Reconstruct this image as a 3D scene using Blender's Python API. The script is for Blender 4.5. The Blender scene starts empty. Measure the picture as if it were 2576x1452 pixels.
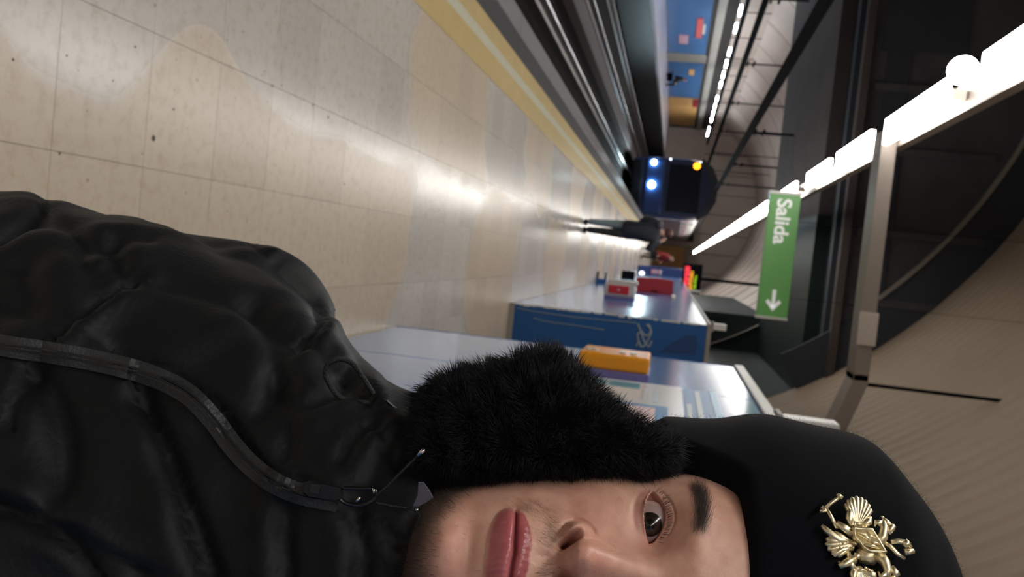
import bpy, bmesh, math, random
import numpy as np
from mathutils import Vector, Matrix
random.seed(7); rng = np.random.default_rng(7)
SC = bpy.context.scene
COL = SC.collection
# ------------------------------------------------------------------ camera
F_PX, CX, CY, CAM_H = 2240.0, 1288.0, 726.0, 1.58
ROLL = math.radians(6.3)
_vx, _vy = 1692 - CX, 668 - CY                       # where the tunnel's axis points
_u = _vx*math.cos(ROLL) + _vy*math.sin(ROLL); _r = -_vx*math.sin(ROLL) + _vy*math.cos(ROLL)
_n = math.sqrt(F_PX**2 + _u*_u + _r*_r)
YAW = math.asin(-_r/_n); PITCH = math.acos(F_PX/_n/math.cos(YAW))
FW = Vector((math.sin(YAW)*math.cos(PITCH), math.cos(YAW)*math.cos(PITCH), -math.sin(PITCH)))
RT = Vector((math.cos(YAW), -math.sin(YAW), 0)); UP = RT.cross(FW)
XI = math.cos(ROLL)*UP - math.sin(ROLL)*RT           # the phone is held on its side: picture right = up
DI = math.sin(ROLL)*UP + math.cos(ROLL)*RT
CAM = Vector((0, 0, CAM_H))
cd = bpy.data.cameras.new('camera'); cam = bpy.data.objects.new('camera', cd); COL.objects.link(cam)
cd.sensor_width = 36; cd.lens = 36*F_PX/2576; cd.clip_start = 0.02; cd.clip_end = 400
cd.dof.use_dof = True; cd.dof.focus_distance = 0.42; cd.dof.aperture_fstop = 20
cam.matrix_world = Matrix(((XI.x, -DI.x, -FW.x, 0), (XI.y, -DI.y, -FW.y, 0), (XI.z, -DI.z, -FW.z, CAM_H), (0, 0, 0, 1)))
SC.camera = cam
# ------------------------------------------------------------------ world and exposure
w = bpy.data.worlds.new('world'); SC.world = w; w.use_nodes = True
w.node_tree.nodes['Background'].inputs[0].default_value = (0.55, 0.6, 0.7, 1)
w.node_tree.nodes['Background'].inputs[1].default_value = 0.004
SC.view_settings.view_transform = 'Standard'; SC.view_settings.look = 'None'
SC.view_settings.exposure = 0.0; SC.view_settings.gamma = 1.0; SC.view_settings.use_curve_mapping = False
LAMP = 24.0                                          # radiance of the fluorescent diffusers

def ray(x, y): return FW + ((float(x)-CX)/F_PX)*XI + ((float(y)-CY)/F_PX)*DI
def atY(x, y, Y):
    d = ray(x, y); return CAM + d*(Y/d.y)
def atD(x, y, D): return CAM + ray(x, y)*float(D)           # D: distance along the view axis
# ------------------------------------------------------------------ materials
MATS = {}
def srgb(r, g, b):
    f = lambda c: c/12.92 if c <= .04045 else ((c+.055)/1.055)**2.4
    return (f(r/255), f(g/255), f(b/255), 1)
def mat(name, col, rough=.5, metal=0, spec=.5, noise=0, nscale=8, bump=0, bscale=60, coat=0, stretch=(1,1,1), emit=None, estr=0, sss=0):
    m = bpy.data.materials.new(name); m.use_nodes = True; nt = m.node_tree; b = nt.nodes['Principled BSDF']
    if len(col) == 3: col = tuple(col)+(1,)
    b.inputs['Base Color'].default_value = col; b.inputs['Roughness'].default_value = rough
    b.inputs['Metallic'].default_value = metal; b.inputs['Specular IOR Level'].default_value = spec
    if coat: b.inputs['Coat Weight'].default_value = coat; b.inputs['Coat Roughness'].default_value = .1
    if emit: b.inputs['Emission Color'].default_value = tuple(emit)[:3]+(1,); b.inputs['Emission Strength'].default_value = estr
    if sss:
        b.inputs['Subsurface Weight'].default_value = sss; b.inputs['Subsurface Radius'].default_value = (1, .35, .2); b.inputs['Subsurface Scale'].default_value = .006
    if noise or bump:
        g = nt.nodes.new('ShaderNodeNewGeometry'); mp = nt.nodes.new('ShaderNodeMapping'); mp.inputs['Scale'].default_value = stretch
        nt.links.new(g.outputs['Position'], mp.inputs['Vector'])
    if noise:
        n = nt.nodes.new('ShaderNodeTexNoise'); n.inputs['Scale'].default_value = nscale; n.inputs['Detail'].default_value = 5
        nt.links.new(mp.outputs[0], n.inputs['Vector'])
        mx = nt.nodes.new('ShaderNodeMix'); mx.data_type = 'RGBA'
        mx.inputs[6].default_value = tuple(c*(1-noise) for c in col[:3])+(1,); mx.inputs[7].default_value = tuple(min(1, c*(1+noise)) for c in col[:3])+(1,)
        nt.links.new(n.outputs[0], mx.inputs[0]); nt.links.new(mx.outputs[2], b.inputs['Base Color'])
    if bump:
        n2 = nt.nodes.new('ShaderNodeTexNoise'); n2.inputs['Scale'].default_value = bscale; n2.inputs['Detail'].default_value = 4
        nt.links.new(mp.outputs[0], n2.inputs['Vector'])
        bp = nt.nodes.new('ShaderNodeBump'); bp.inputs['Strength'].default_value = bump; bp.inputs['Distance'].default_value = .01
        nt.links.new(n2.outputs[0], bp.inputs['Height']); nt.links.new(bp.outputs[0], b.inputs['Normal'])
    MATS[name] = m; return m
def emis(name, col, s):
    m = bpy.data.materials.new(name); m.use_nodes = True; nt = m.node_tree; nt.nodes.remove(nt.nodes['Principled BSDF'])
    e = nt.nodes.new('ShaderNodeEmission'); e.inputs[0].default_value = tuple(col)[:3]+(1,); e.inputs[1].default_value = s
    nt.links.new(e.outputs[0], nt.nodes['Material Output'].inputs[0]); MATS[name] = m; return m
# ------------------------------------------------------------------ objects
def tag(o, label=None, cat=None, group=None, kind=None):
    if label: o['label'] = label
    if cat: o['category'] = cat
    if group: o['group'] = group
    if kind: o['kind'] = kind
    return o
def empty(name, loc=(0,0,0), rz=0, **k):
    o = bpy.data.objects.new(name, None); o.empty_display_size = .05; COL.objects.link(o); o.location = loc; o.rotation_euler = (0,0,rz)
    return tag(o, **k)
class MB:
    """collects simple shapes and links them as one mesh object"""
    def __init__(s): s.v = []; s.f = []
    def quad(s, *p):
        n = len(s.v); s.v += [tuple(q) for q in p]; s.f.append(tuple(range(n, n+len(p)))); return s
    def box(s, x0, x1, y0, y1, z0, z1):
        n = len(s.v); s.v += [(x, y, z) for z in (z0, z1) for y in (y0, y1) for x in (x0, x1)]
        s.f += [tuple(n+i for i in q) for q in ((0,2,3,1),(4,5,7,6),(0,1,5,4),(2,6,7,3),(0,4,6,2),(1,3,7,5))]; return s
    def cbox(s, x0, x1, y0, y1, z0, z1, b=.004):       # box with chamfered vertical and horizontal edges
        bm = bmesh.new(); bmesh.ops.create_cube(bm, size=1)
        for v in bm.verts: v.co = Vector(((x0+x1)/2+v.co.x*(x1-x0), (y0+y1)/2+v.co.y*(y1-y0), (z0+z1)/2+v.co.z*(z1-z0)))
        bmesh.ops.bevel(bm, geom=bm.edges[:], offset=b, segments=2, affect='EDGES', profile=.5)
        return s.bm(bm)
    def bm(s, bm):
        n = len(s.v); bm.verts.index_update(); s.v += [tuple(v.co) for v in bm.verts]; s.f += [tuple(n+v.index for v in f.verts) for f in bm.faces]; bm.free(); return s
    def tube(s, pts, r, k=8, cap=True):
        pts = [Vector(p) for p in pts]; n0 = len(s.v); rs = r if hasattr(r, '__len__') else [r]*len(pts)
        ref = None
        for i, p in enumerate(pts):
            t = (pts[min(i+1, len(pts)-1)]-pts[max(i-1, 0)]).normalized()
            if ref is None: ref = t.orthogonal().normalized()
            ref = (ref - t*ref.dot(t)).normalized(); b = t.cross(ref)
            for j in range(k):
                a = 2*math.pi*j/k; s.v.append(tuple(p+(ref*math.cos(a)+b*math.sin(a))*rs[i]))
        for i in range(len(pts)-1):
            for j in range(k):
                a = n0+i*k+j; b2 = n0+i*k+(j+1)%k; s.f.append((a, b2, b2+k, a+k))
        if cap:
            s.f.append(tuple(n0+j for j in reversed(range(k)))); s.f.append(tuple(n0+(len(pts)-1)*k+j for j in range(k)))
        return s
    def ball(s, c, r, sx=1, sy=1, sz=1, u=16, v=10):
        bm = bmesh.new(); bmesh.ops.create_uvsphere(bm, u_segments=u, v_segments=v, radius=r)
        for q in bm.verts: q.co = Vector((c[0]+q.co.x*sx, c[1]+q.co.y*sy, c[2]+q.co.z*sz))
        return s.bm(bm)
    def prism(s, poly, axis, a, b):                    # poly in the two other axes, extruded from a to b along axis
        n = len(s.v); k = len(poly)
        for t in (a, b):
            for (p, q) in poly: s.v.append({'x': (t, p, q), 'y': (p, t, q), 'z': (p, q, t)}[axis])
        s.f.append(tuple(range(n, n+k))); s.f.append(tuple(range(n+2*k-1, n+k-1, -1)))
        for i in range(k): j = (i+1) % k; s.f.append((n+i, n+k+i, n+k+j, n+j))
        return s
    def build(s, name, m, parent=None, smooth=False, **k):
        me = bpy.data.meshes.new(name); me.from_pydata(s.v, [], s.f); me.validate(); 
        bm = bmesh.new(); bm.from_mesh(me); bmesh.ops.recalc_face_normals(bm, faces=bm.faces[:]); bm.to_mesh(me); bm.free()
        o = bpy.data.objects.new(name, me); COL.objects.link(o); me.materials.append(MATS[m] if isinstance(m, str) else m)
        if smooth: me.shade_smooth()
        if parent is not None: setpar(o, parent)
        return tag(o, **k)
def wmat(o):
    m = o.matrix_basis.copy(); p = o.parent
    while p is not None: m = p.matrix_basis @ m; p = p.parent
    return m
def setpar(o, parent):                                  # shapes are given in world space: keep them there
    o.parent = parent; o.matrix_basis = wmat(parent).inverted() @ o.matrix_basis
    return o
def npmesh(name, V, Fc, m, parent=None, smooth=True, **k):
    me = bpy.data.meshes.new(name); V = np.asarray(V, np.float32); Fc = np.asarray(Fc, np.int32); n = Fc.shape[1]
    me.vertices.add(len(V)); me.vertices.foreach_set('co', V.ravel())
    me.loops.add(Fc.size); me.loops.foreach_set('vertex_index', Fc.ravel())
    me.polygons.add(len(Fc)); me.polygons.foreach_set('loop_start', np.arange(0, Fc.size, n, dtype=np.int32)); me.polygons.foreach_set('loop_total', np.full(len(Fc), n, np.int32))
    me.update(calc_edges=True); me.validate()
    o = bpy.data.objects.new(name, me); COL.objects.link(o); me.materials.append(MATS[m] if isinstance(m, str) else m)
    if smooth: me.shade_smooth()
    if parent is not None: setpar(o, parent)
    return tag(o, **k)
def copy_tree(o, parent=None):
    c = o.copy(); COL.objects.link(c)
    if parent is not None: c.parent = parent
    for ch in o.children: copy_tree(ch, c)
    return c
def text_mesh(body, size, name, m, M, parent, bold=.0, depth=.002, **k):
    cu = bpy.data.curves.new('t', 'FONT'); cu.body = body; cu.size = size; cu.extrude = depth; cu.offset = bold; cu.align_x = 'LEFT'
    t = bpy.data.objects.new('t', cu); COL.objects.link(t); dg = bpy.context.evaluated_depsgraph_get(); dg.update()
    me = bpy.data.meshes.new_from_object(t.evaluated_get(dg)); bpy.data.objects.remove(t)
    me.transform(M); o = bpy.data.objects.new(name, me); COL.objects.link(o); me.materials.clear(); me.materials.append(MATS[m])
    setpar(o, parent); return tag(o, **k)
# ------------------------------------------------------------------ station materials
def floor_mat():
    m = mat('terrazzo', (.56, .50, .43), .3, spec=.4); nt = m.node_tree; b = nt.nodes['Principled BSDF']
    N = lambda t: nt.nodes.new(t); L = nt.links.new
    g = N('ShaderNodeNewGeometry')
    nw = N('ShaderNodeTexNoise'); nw.inputs['Scale'].default_value = 1.1; nw.inputs['Detail'].default_value = 1.5; L(g.outputs['Position'], nw.inputs[0])
    def M(op, a, b_=None, c=None):
        q = N('ShaderNodeMath'); q.operation = op
        for i, v_ in enumerate((a, b_, c)):
            if v_ is None: continue
            if isinstance(v_, (int, float)): q.inputs[i].default_value = v_
            else: L(v_, q.inputs[i])
        return q.outputs[0]
    sx = N('ShaderNodeSeparateXYZ'); L(g.outputs['Position'], sx.inputs[0]); sn = N('ShaderNodeSeparateColor'); L(nw.outputs['Color'], sn.inputs[0])
    yy = M('MAXIMUM', M('MULTIPLY_ADD', sn.outputs[0], 1.5, M('ADD', sx.outputs['Y'], -.75)), 4.2)      # worn, repolished patches alternate along the platform
    xx = M('MULTIPLY_ADD', sn.outputs[1], .7, M('ADD', sx.outputs['X'], .10))
    wv = M('COSINE', M('MULTIPLY', M('ADD', yy, -6.0), 1.5708)); sg_ = M('TANH', M('MULTIPLY', xx, -7.0))
    pt = M('MULTIPLY', wv, sg_); n1o = M('MULTIPLY_ADD', pt, -.5, .5)
    r1 = N('ShaderNodeValToRGB'); r1.color_ramp.elements[0].position = .40; r1.color_ramp.elements[1].position = .56
    r1.color_ramp.elements[0].color = (.57, .475, .365, 1); r1.color_ramp.elements[1].color = (.56, .525, .48, 1); L(n1o, r1.inputs[0])
    n2 = N('ShaderNodeTexNoise'); n2.inputs['Scale'].default_value = 22; n2.inputs['Detail'].default_value = 6; n2.inputs['Roughness'].default_value = .7; L(g.outputs['Position'], n2.inputs[0])
    r2 = N('ShaderNodeValToRGB'); r2.color_ramp.elements[0].position = .3; r2.color_ramp.elements[0].color = (.78, .70, .60, 1); r2.color_ramp.elements[1].position = .52; r2.color_ramp.elements[1].color = (1, 1, 1, 1); L(n2.outputs[0], r2.inputs[0])
    m1 = N('ShaderNodeMix'); m1.data_type = 'RGBA'; m1.blend_type = 'MULTIPLY'; m1.inputs[0].default_value = .75; L(r1.outputs[0], m1.inputs[6]); L(r2.outputs[0], m1.inputs[7])
    v = N('ShaderNodeTexVoronoi'); v.inputs['Scale'].default_value = 13; v.inputs['Randomness'].default_value = 1; L(g.outputs['Position'], v.inputs[0])
    r3 = N('ShaderNodeValToRGB'); r3.color_ramp.elements[0].position = .03; r3.color_ramp.elements[0].color = (.35, .27, .2, 1); r3.color_ramp.elements[1].position = .085; r3.color_ramp.elements[1].color = (1, 1, 1, 1); L(v.outputs['Distance'], r3.inputs[0])
    m2 = N('ShaderNodeMix'); m2.data_type = 'RGBA'; m2.blend_type = 'MULTIPLY'; m2.inputs[0].default_value = .8; L(m1.outputs[2], m2.inputs[6]); L(r3.outputs[0], m2.inputs[7])
    oi = N('ShaderNodeObjectInfo'); mr = N('ShaderNodeMapRange'); mr.inputs[3].default_value = .93; mr.inputs[4].default_value = 1.05; L(oi.outputs['Random'], mr.inputs[0])
    m3 = N('ShaderNodeMix'); m3.data_type = 'RGBA'; m3.blend_type = 'MULTIPLY'; m3.inputs[0].default_value = 1; L(m2.outputs[2], m3.inputs[6]); L(mr.outputs[0], m3.inputs[7])
    L(m3.outputs[2], b.inputs['Base Color'])
    r4 = N('ShaderNodeMapRange'); r4.inputs[1].default_value = .42; r4.inputs[2].default_value = .55; r4.inputs[3].default_value = .31; r4.inputs[4].default_value = .25; L(n1o, r4.inputs[0]); L(r4.outputs[0], b.inputs['Roughness'])
    bp = N('ShaderNodeBump'); bp.inputs['Strength'].default_value = .04; bp.inputs['Distance'].default_value = .004; L(n2.outputs[0], bp.inputs['Height']); L(bp.outputs[0], b.inputs['Normal'])
floor_mat()
mat('gum', (.09, .065, .045), .7); mat('grout', (.16, .13, .10), .8)
mat('yellow_paving', srgb(196, 172, 112), .42, noise=.14, nscale=5, bump=.15, bscale=40)
mat('pale_line', srgb(200, 198, 175), .4, noise=.08)
mat('dark_granite', srgb(62, 60, 62), .5, spec=.3, noise=.25, nscale=3, stretch=(8, .5, 1))
mat('grey_granite', srgb(112, 109, 110), .34, spec=.4, noise=.3, nscale=3, stretch=(9, .5, 1))
mat('track_bed', (.014, .010, .009), .95, spec=.1, noise=.5, nscale=4, stretch=(5, .3, 1))
mat('brown_duct', (.055, .034, .030), .6, noise=.2, nscale=3)
mat('rail_steel', (.62, .60, .60), .25, metal=1)
mat('rust', (.06, .035, .028), .8)
mat('opp_floor', srgb(185, 180, 190), .22, noise=.06, nscale=1)
mat('blue_panel', srgb(58, 110, 172), .17, noise=.13, nscale=1.4, spec=.5)
mat('blue_panel_far', srgb(74, 124, 180), .25, noise=.08, nscale=.6)
mat('blue_end', srgb(22, 84, 148), .35, noise=.16, nscale=2)
mat('stain_blue', srgb(28, 62, 118), .4, noise=.2, nscale=5)
mat('grey_trim', srgb(150, 146, 140), .5, noise=.1)
mat('white_trim', srgb(215, 215, 212), .35)
mat('cornice', srgb(150, 148, 138), .5, noise=.1, nscale=2)
mat('vault_beige', srgb(176, 158, 139), .7, noise=.06, nscale=2)
mat('vault_grey', srgb(226, 214, 204), .75, noise=.12, nscale=.8)
mat('joint_mid', srgb(150, 138, 130), .8); mat('dark_joint', (.02, .018, .016), .8)
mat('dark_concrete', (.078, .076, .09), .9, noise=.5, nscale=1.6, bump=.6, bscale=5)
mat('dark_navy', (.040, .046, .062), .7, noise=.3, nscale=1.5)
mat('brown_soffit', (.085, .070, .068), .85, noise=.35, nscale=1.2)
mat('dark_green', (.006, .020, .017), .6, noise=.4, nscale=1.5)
mat('grey_metal', srgb(150, 140, 132), .45, noise=.05)
mat('pale_metal', srgb(205, 195, 185), .4)
mat('black_metal', (.005, .0055, .008), .85, spec=.1)
mat('sign_green', srgb(98, 158, 88), .35, emit=srgb(98, 160, 88), estr=.12)
mat('sign_white', srgb(225, 228, 225), .35, emit=(1, 1, 1), estr=.22)
mat('orange_box', srgb(232, 150, 10), .35, noise=.05)
mat('mauve_plate', srgb(118, 110, 165), .45)
mat('poster_white', srgb(222, 226, 226), .22)
mat('teal', srgb(60, 150, 170), .3); mat('poster_blue', srgb(35, 115, 170), .3); mat('poster_pink', srgb(225, 180, 170), .3); mat('poster_grey', srgb(185, 198, 200), .3)
mat('cyan_stripe', srgb(105, 175, 215), .25)
mat('red_face', srgb(205, 30, 48), .4); mat('dark_red', srgb(165, 30, 48), .35); mat('box_white', srgb(205, 200, 195), .4); mat('pale_pink', srgb(205, 165, 180), .4)
mat('navy_end', srgb(36, 60, 120), .4, noise=.1)
mat('ochre', srgb(205, 160, 95), .6, noise=.3, nscale=.9)
mat('black', (.006, .006, .007), .5)
mat('scratch', srgb(150, 160, 170), .5)
emis('diffuser', (1, .96, .90), LAMP)
emis('diffuser_far', (.95, .97, 1), 60)
emis('led_red', (1, .06, .09), 2.2); emis('led_orange', (1, .42, .04), 1.6); emis('led_green', (.45, .9, .03), 1.1)
emis('headlight', (.68, .92, 1), 450); emis('headlight_small', (.82, .95, 1), 60); emis('amber', (1, .30, .01), 5)
mat('train_navy', srgb(18, 30, 58), .3, coat=.3); mat('train_blue', srgb(20, 44, 88), .3, coat=.3); mat('train_black', (.004, .005, .009), .15); mat('train_white', srgb(190, 186, 182), .35); mat('train_glass', srgb(105, 98, 108), .15); mat('train_roof', (.008, .009, .013), .6)

# ------------------------------------------------------------------ floor and platform edge
WALL = .53; WALL2 = .546
E0 = 5.13; E1 = 8.9                                   # the exit passage opens between these two
fl = MB().box(-2.12, 4.0, -9, 92, -1.25, -.022).build('floor', 'grout', kind='structure')
MB().box(-1.33, 4.0, -8.9, .028, -.021, 0).build('far_paving', 'terrazzo', fl)
MB().box(-1.33, .55, 11.632, 91, -.021, 0).build('far_paving', 'terrazzo', fl)
tile_me = None
def tile(x0, x1, y0, y1):
    global tile_me
    if tile_me is None:
        tile_me = MB().cbox(-.5, .5, -.5, .5, -.5, .5, .004).build('tile', 'terrazzo', fl); o = tile_me
    else:
        o = bpy.data.objects.new('tile', tile_me.data); COL.objects.link(o); o.parent = fl
    o.location = ((x0+x1)/2, (y0+y1)/2, -.0105); o.scale = (x1-x0-.0016, y1-y0-.0016, .021)
for k in range(29):
    y0 = .03 + .4*k
    for x0, x1 in ((-1.33, -.93), (-.93, -.53), (-.53, -.13), (-.13, .27), (.27, .55)): tile(x0, x1, y0, y0+.4)
for k in range(12, 23):
    for j in range(5): tile(.55+.4*j, .95+.4*j, .03+.4*k, .43+.4*k)
for gx, gy, gr in ((386, 348, 8), (150, 386, 4.5), (685, 216, 3.5), (787, 264, 3.5), (437, 275, 3.5), (826, 295, 4), (340, 118, 3), (866, 463, 3), (33, 150, 4), (168, 140, 3), (284, 203, 2.5)):
    d_ = ray(gx, gy); p_ = CAM-d_*(CAM_H/d_.z); MB().tube([(p_.x, p_.y, -.0002), (p_.x, p_.y, .0006)], gr*.00118*(p_.y/2.4), 12).build('gum_spot', 'gum', fl)
tr = empty('trim_1', (-1.5, 0, 0), kind='structure')
MB().box(-1.52, -1.33, -8.9, 91, -.022, .003).build('yellow_band', 'yellow_paving', tr)
MB().box(-1.60, -1.52, -8.9, 91, -.022, .003).build('pale_line', 'pale_line', tr)
MB().box(-1.74, -1.60, -8.9, 91, -.022, .003).build('yellow_band', 'yellow_paving', tr)
tr = empty('trim_2', (-1.95, 0, 0), kind='structure')
for k in range(-4, 46):
    a, b_ = k*2.0, k*2.0+1.996
    MB().cbox(-1.93, -1.745, a, b_, -.06, .002, .003).build('edge_stone', 'dark_granite', tr)
    MB().cbox(-2.13, -1.934, a, b_, -.10, .004, .006).build('edge_stone', 'grey_granite', tr)
# ------------------------------------------------------------------ tracks
MB().box(-8.75, -2.12, -9, 140, -1.45, -1.25).build('track_bed', 'track_bed', kind='structure')
rp = [(-.07, -.2), (.07, -.2), (.07, -.185), (.012, -.165), (.012, -.05), (.036, -.035), (.036, -.004), (.03, 0), (-.03, 0), (-.036, -.004), (-.036, -.035), (-.012, -.05), (-.012, -.165), (-.07, -.185)]
for i, (X, lab) in enumerate(((-2.93, 'steel rail nearest the platform, hidden under its edge'), (-4.37, 'bright worn steel rail catching the headlights, just below the yellow platform edge'), (-6.4, 'dull rail of the far track, on its near side'), (-7.83, 'dull rail of the far track, closest to the opposite platform'))):
    MB().prism([(X+p, -1.05+q) for p, q in rp], 'y', -8, 130).build('rail', 'rail_steel', label=lab, cat='rail', group='track rails')
tag(MB().cbox(-5.75, -5.2, -8, 77, -1.25, -1.0, .02).build('cable_duct', 'brown_duct'), 'reddish brown cable duct running between the two tracks', 'duct')
# ------------------------------------------------------------------ opposite platform and wall
MB().box(-14.2, -8.75, 18, 92, -1.25, 0).build('floor_opposite', 'opp_floor', kind='structure')
MB().box(-8.76, -8.74, 18, 92, -1.25, -.12).build('trim_3', 'black', kind='structure')
ow = MB().box(-12.3, -11.9, 18, 92, 0, 4.95).build('wall_left', 'vault_grey', kind='structure')
def strip(y0, y1, n, m, name='panel'):
    st = (y1-y0)/n
    for i in range(n): MB().cbox(-11.92, -11.84, y0+i*st+.01, y0+(i+1)*st-.01, .02, 2.1, .01).build(name, m, ow)
strip(20.4, 51, 9, 'blue_panel_far'); strip(52.9, 64.3, 3, 'blue_panel_far'); strip(64.4, 77, 4, 'ochre', 'mural_panel'); strip(77, 91, 3, 'dark_navy')
MB().cbox(-11.95, -11.78, 51.05, 52.85, 0, 2.2, .02).build('pilaster', 'cornice', ow)
MB().box(-11.95, -11.80, 18, 92, 2.12, 2.3).build('dark_ledge', 'dark_joint', ow)
MB().cbox(-11.98, -11.72, 18, 92, 2.3, 2.72, .03).build('cornice', 'cornice', ow)
MB().box(-11.95, -11.84, 18, 92, 2.72, 3.25).build('dark_band', 'dark_joint', ow)
for k in range(14): MB().box(-11.91, -11.885, 24+4.6*k, 24.12+4.6*k, 3.25, 4.9).build('joint_strip', 'dark_joint', ow)
# signs on the far wall
def wsign(name, m, y0, y1, z0, z1, lab, cat='sign', **k):
    o = MB().cbox(-11.84, -11.79, y0, y1, z0, z1, .008).build(name, m); return tag(o, lab, cat, **k)
s = wsign('station_sign', 'pale_pink', 43.6, 47.2, 1.46, 1.76, 'long salmon red sign high on the blue wall across the tracks')
MB().box(-11.84, -11.79, 44.6, 46.4, 1.78, 1.9).build('white_plate', 'white_trim', s)
s.data.materials[0] = mat('salmon', srgb(225, 105, 105), .4)
wsign('route_plate', 'pale_pink', 46.9, 48.6, .62, 1.1, 'small pink notice low on the blue wall across the tracks')
wsign('line_emblem', 'ochre', 54.9, 56.4, 1.28, 1.6, 'small yellow and red emblem on the blue wall beyond the pilaster')
wsign('red_roundel', 'dark_red', 64.6, 67.5, 1.75, 2.1, 'dark red board at the top corner of the ochre mural')
# ------------------------------------------------------------------ near wall of blue enamel panels
wr = MB().box(WALL+.03, WALL+.42, -6, E0-.005, 0, 1.98).build('wall_right', 'grey_trim', kind='structure')
def wpanel(y0, y1, X, parent, mt='blue_panel'): MB().cbox(X, X+.04, y0+.003, y1-.003, .012, 1.975, .004).build('panel', mt, parent)
for a in (E0-1.27, E0-2.54, E0-3.81, E0-5.08, E0-6.35, E0-7.62): wpanel(a, a+1.27, WALL, wr)
MB().box(WALL-.002, WALL+.41, E0-.006, E0, 0, 1.98).build('end_plate', 'blue_end', wr)
MB().cbox(WALL-.012, WALL+.44, -6, E0+.005, 1.98, 2.03, .006).build('cap_trim', 'white_trim', wr)
w2 = MB().box(WALL2+.03, 1.6, E1+.006, 42, 0, 1.98).build('wall_right_2', 'grey_trim', kind='structure')
for k in range(16): wpanel(E1+.01+2.06*k, E1+.01+2.06*(k+1), WALL2, w2)
MB().box(WALL2+.004, 1.6, E1, E1+.008, .05, 1.975).build('end_plate', 'blue_end', w2)
MB().box(WALL2-.004, 1.62, E1-.012, E1+.01, 0, .055).build('plinth', 'grey_trim', w2)
bmx = MB()
z = .06
while z < 1.9:                                         # chipped pale corner bead
    l = random.uniform(.02, .10); wd = random.uniform(.004, .02)
    bmx.box(WALL2-.004, WALL2+wd, E1-.004, E1+.01, z, z+l); z += l + random.choice((0, 0, .01, .03))
bmx.build('corner_bead', 'white_trim', w2)
MB().cbox(WALL2-.012, 1.62, E1-.005, 42, 1.98, 2.02, .006).build('cap_trim', 'grey_trim', w2)
# scratches, stain and scrawl on the end of the second wall block
def scrawl(pts, r, name, m):
    P = [atY(x, y, E1-.004) for x, y in pts]; Q = []
    for i in range(len(P)-1):
        for t in range(6):
            p0 = P[max(i-1, 0)]; p1 = P[i]; p2 = P[i+1]; p3 = P[min(i+2, len(P)-1)]; u = t/6
            Q.append(.5*((2*p1)+(p2-p0)*u+(2*p0-5*p1+4*p2-p3)*u*u+(3*p1-p0-3*p2+p3)*u**3))
    Q.append(P[-1]); return MB().tube(Q, r, 6).build(name, m, w2, smooth=True)
scrawl([(1604, 814), (1612, 832), (1625, 845), (1636, 836), (1634, 820), (1626, 817)], .009, 'chalk_scrawl', 'scratch')
scrawl([(1626, 817), (1638, 832), (1632, 852), (1618, 872), (1608, 862), (1604, 842), (1612, 838), (1620, 858), (1632, 872), (1640, 858)], .009, 'chalk_scrawl', 'scratch')
scrawl([(1600, 872), (1606, 862), (1612, 874)], .008, 'chalk_scrawl', 'scratch')
scrawl([(1342, 800), (1370, 808), (1420, 815), (1470, 822), (1520, 830)], .004, 'scratch_line', 'scratch')
scrawl([(1300, 775), (1360, 786), (1440, 797), (1530, 806), (1600, 812)], .004, 'scratch_line', 'scratch')
P = [atY(x, y, E1) for x, y in ((1655, 888), (1690, 862), (1722, 846), (1748, 842), (1756, 862), (1748, 893), (1700, 890))]
MB().prism([(p.x, p.z) for p in P], 'y', E1-.003, E1+.002).build('damp_stain', 'stain_blue', w2)
w3 = MB().box(.16, 1.6, 42.01, 90, 0, 2.12).build('wall_right_3', 'navy_end', kind='structure')
MB().cbox(.14, 1.62, 42.0, 90, 2.12, 2.2, .02).build('cap_trim', 'grey_trim', w3)
MB().box(.12, .9, 41.97, 42.0, 0, .05).build('plinth', 'black', w3)
# end of the platform
we = MB().box(-14, 4, 78, 78.4, -1.25, 8.2).build('wall_back', 'vault_grey', kind='structure')
MB().box(-8.6, -2.2, 77.9, 78.05, -1.25, 3.1).build('tunnel_mouth', 'black', we)
for k in range(9): MB().box(-11.5+1.7*k, -11.42+1.7*k, 77.97, 78.02, 3.2, 8).build('joint_strip', 'joint_mid', we)
MB().box(-1.6, .6, 74.6, 75, 0, 2.5).build('wall_end', 'ochre', kind='structure')
MB().box(-1.7, .7, 74.5, 75, 2.5, 2.9).build('trim_4', 'cornice', kind='structure')
# ------------------------------------------------------------------ vaults, lintel, soffits
XC, ZC, RV = -5.4, -.39, 8.3
def arc(phi, r=RV): return XC + r*math.cos(phi), ZC + r*math.sin(phi)
def vault(name, y0, y1, a0, a1, m, ny, nphi=64, corr=0, pitch=.3):
    ys = np.linspace(y0, y1, ny); ph = np.radians(np.linspace(a0, a1, nphi)); V = []
    for y in ys:
        q = (y/pitch) % 1.0; r = RV - corr*min(1, max(0, (abs(q-.5)-.32)/.1)) if corr else RV
        V += [(XC+r*math.cos(p), y, ZC+r*math.sin(p)) for p in ph]
    n = nphi; Fc = [(i*n+j, i*n+j+1, (i+1)*n+j+1, (i+1)*n+j) for i in range(ny-1) for j in range(n-1)]
    return npmesh(name, V, Fc, m, kind='structure')
vault('ceiling', -9, 15, 4, 176, 'vault_beige', 24*24+1, corr=.022, pitch=.3)
ve = vault('ceiling_2', 27, 91, 4, 176, 'vault_grey', 9)
for k in range(12):                                    # joint battens of the far vault
    y = 30+4.6*k; mbx = MB(); ph = [math.radians(8+164*i/40) for i in range(41)]
    mbx.tube([(XC+(RV-.02)*math.cos(p), y, ZC+(RV-.02)*math.sin(p)) for p in ph], .014, 4); mbx.build('joint_batten', 'joint_mid', ve)
ty = MB(); ph = [math.radians(34.5+111*i/48) for i in range(49)]
for i in range(48):
    (x0, z0), (x1, z1) = arc(ph[i], 8.32), arc(ph[i+1], 8.32); ty.quad((x0, 15, min(4.3, z0)), (x1, 15, min(4.3, z1)), (x1, 15, z1), (x0, 15, z0))
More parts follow.
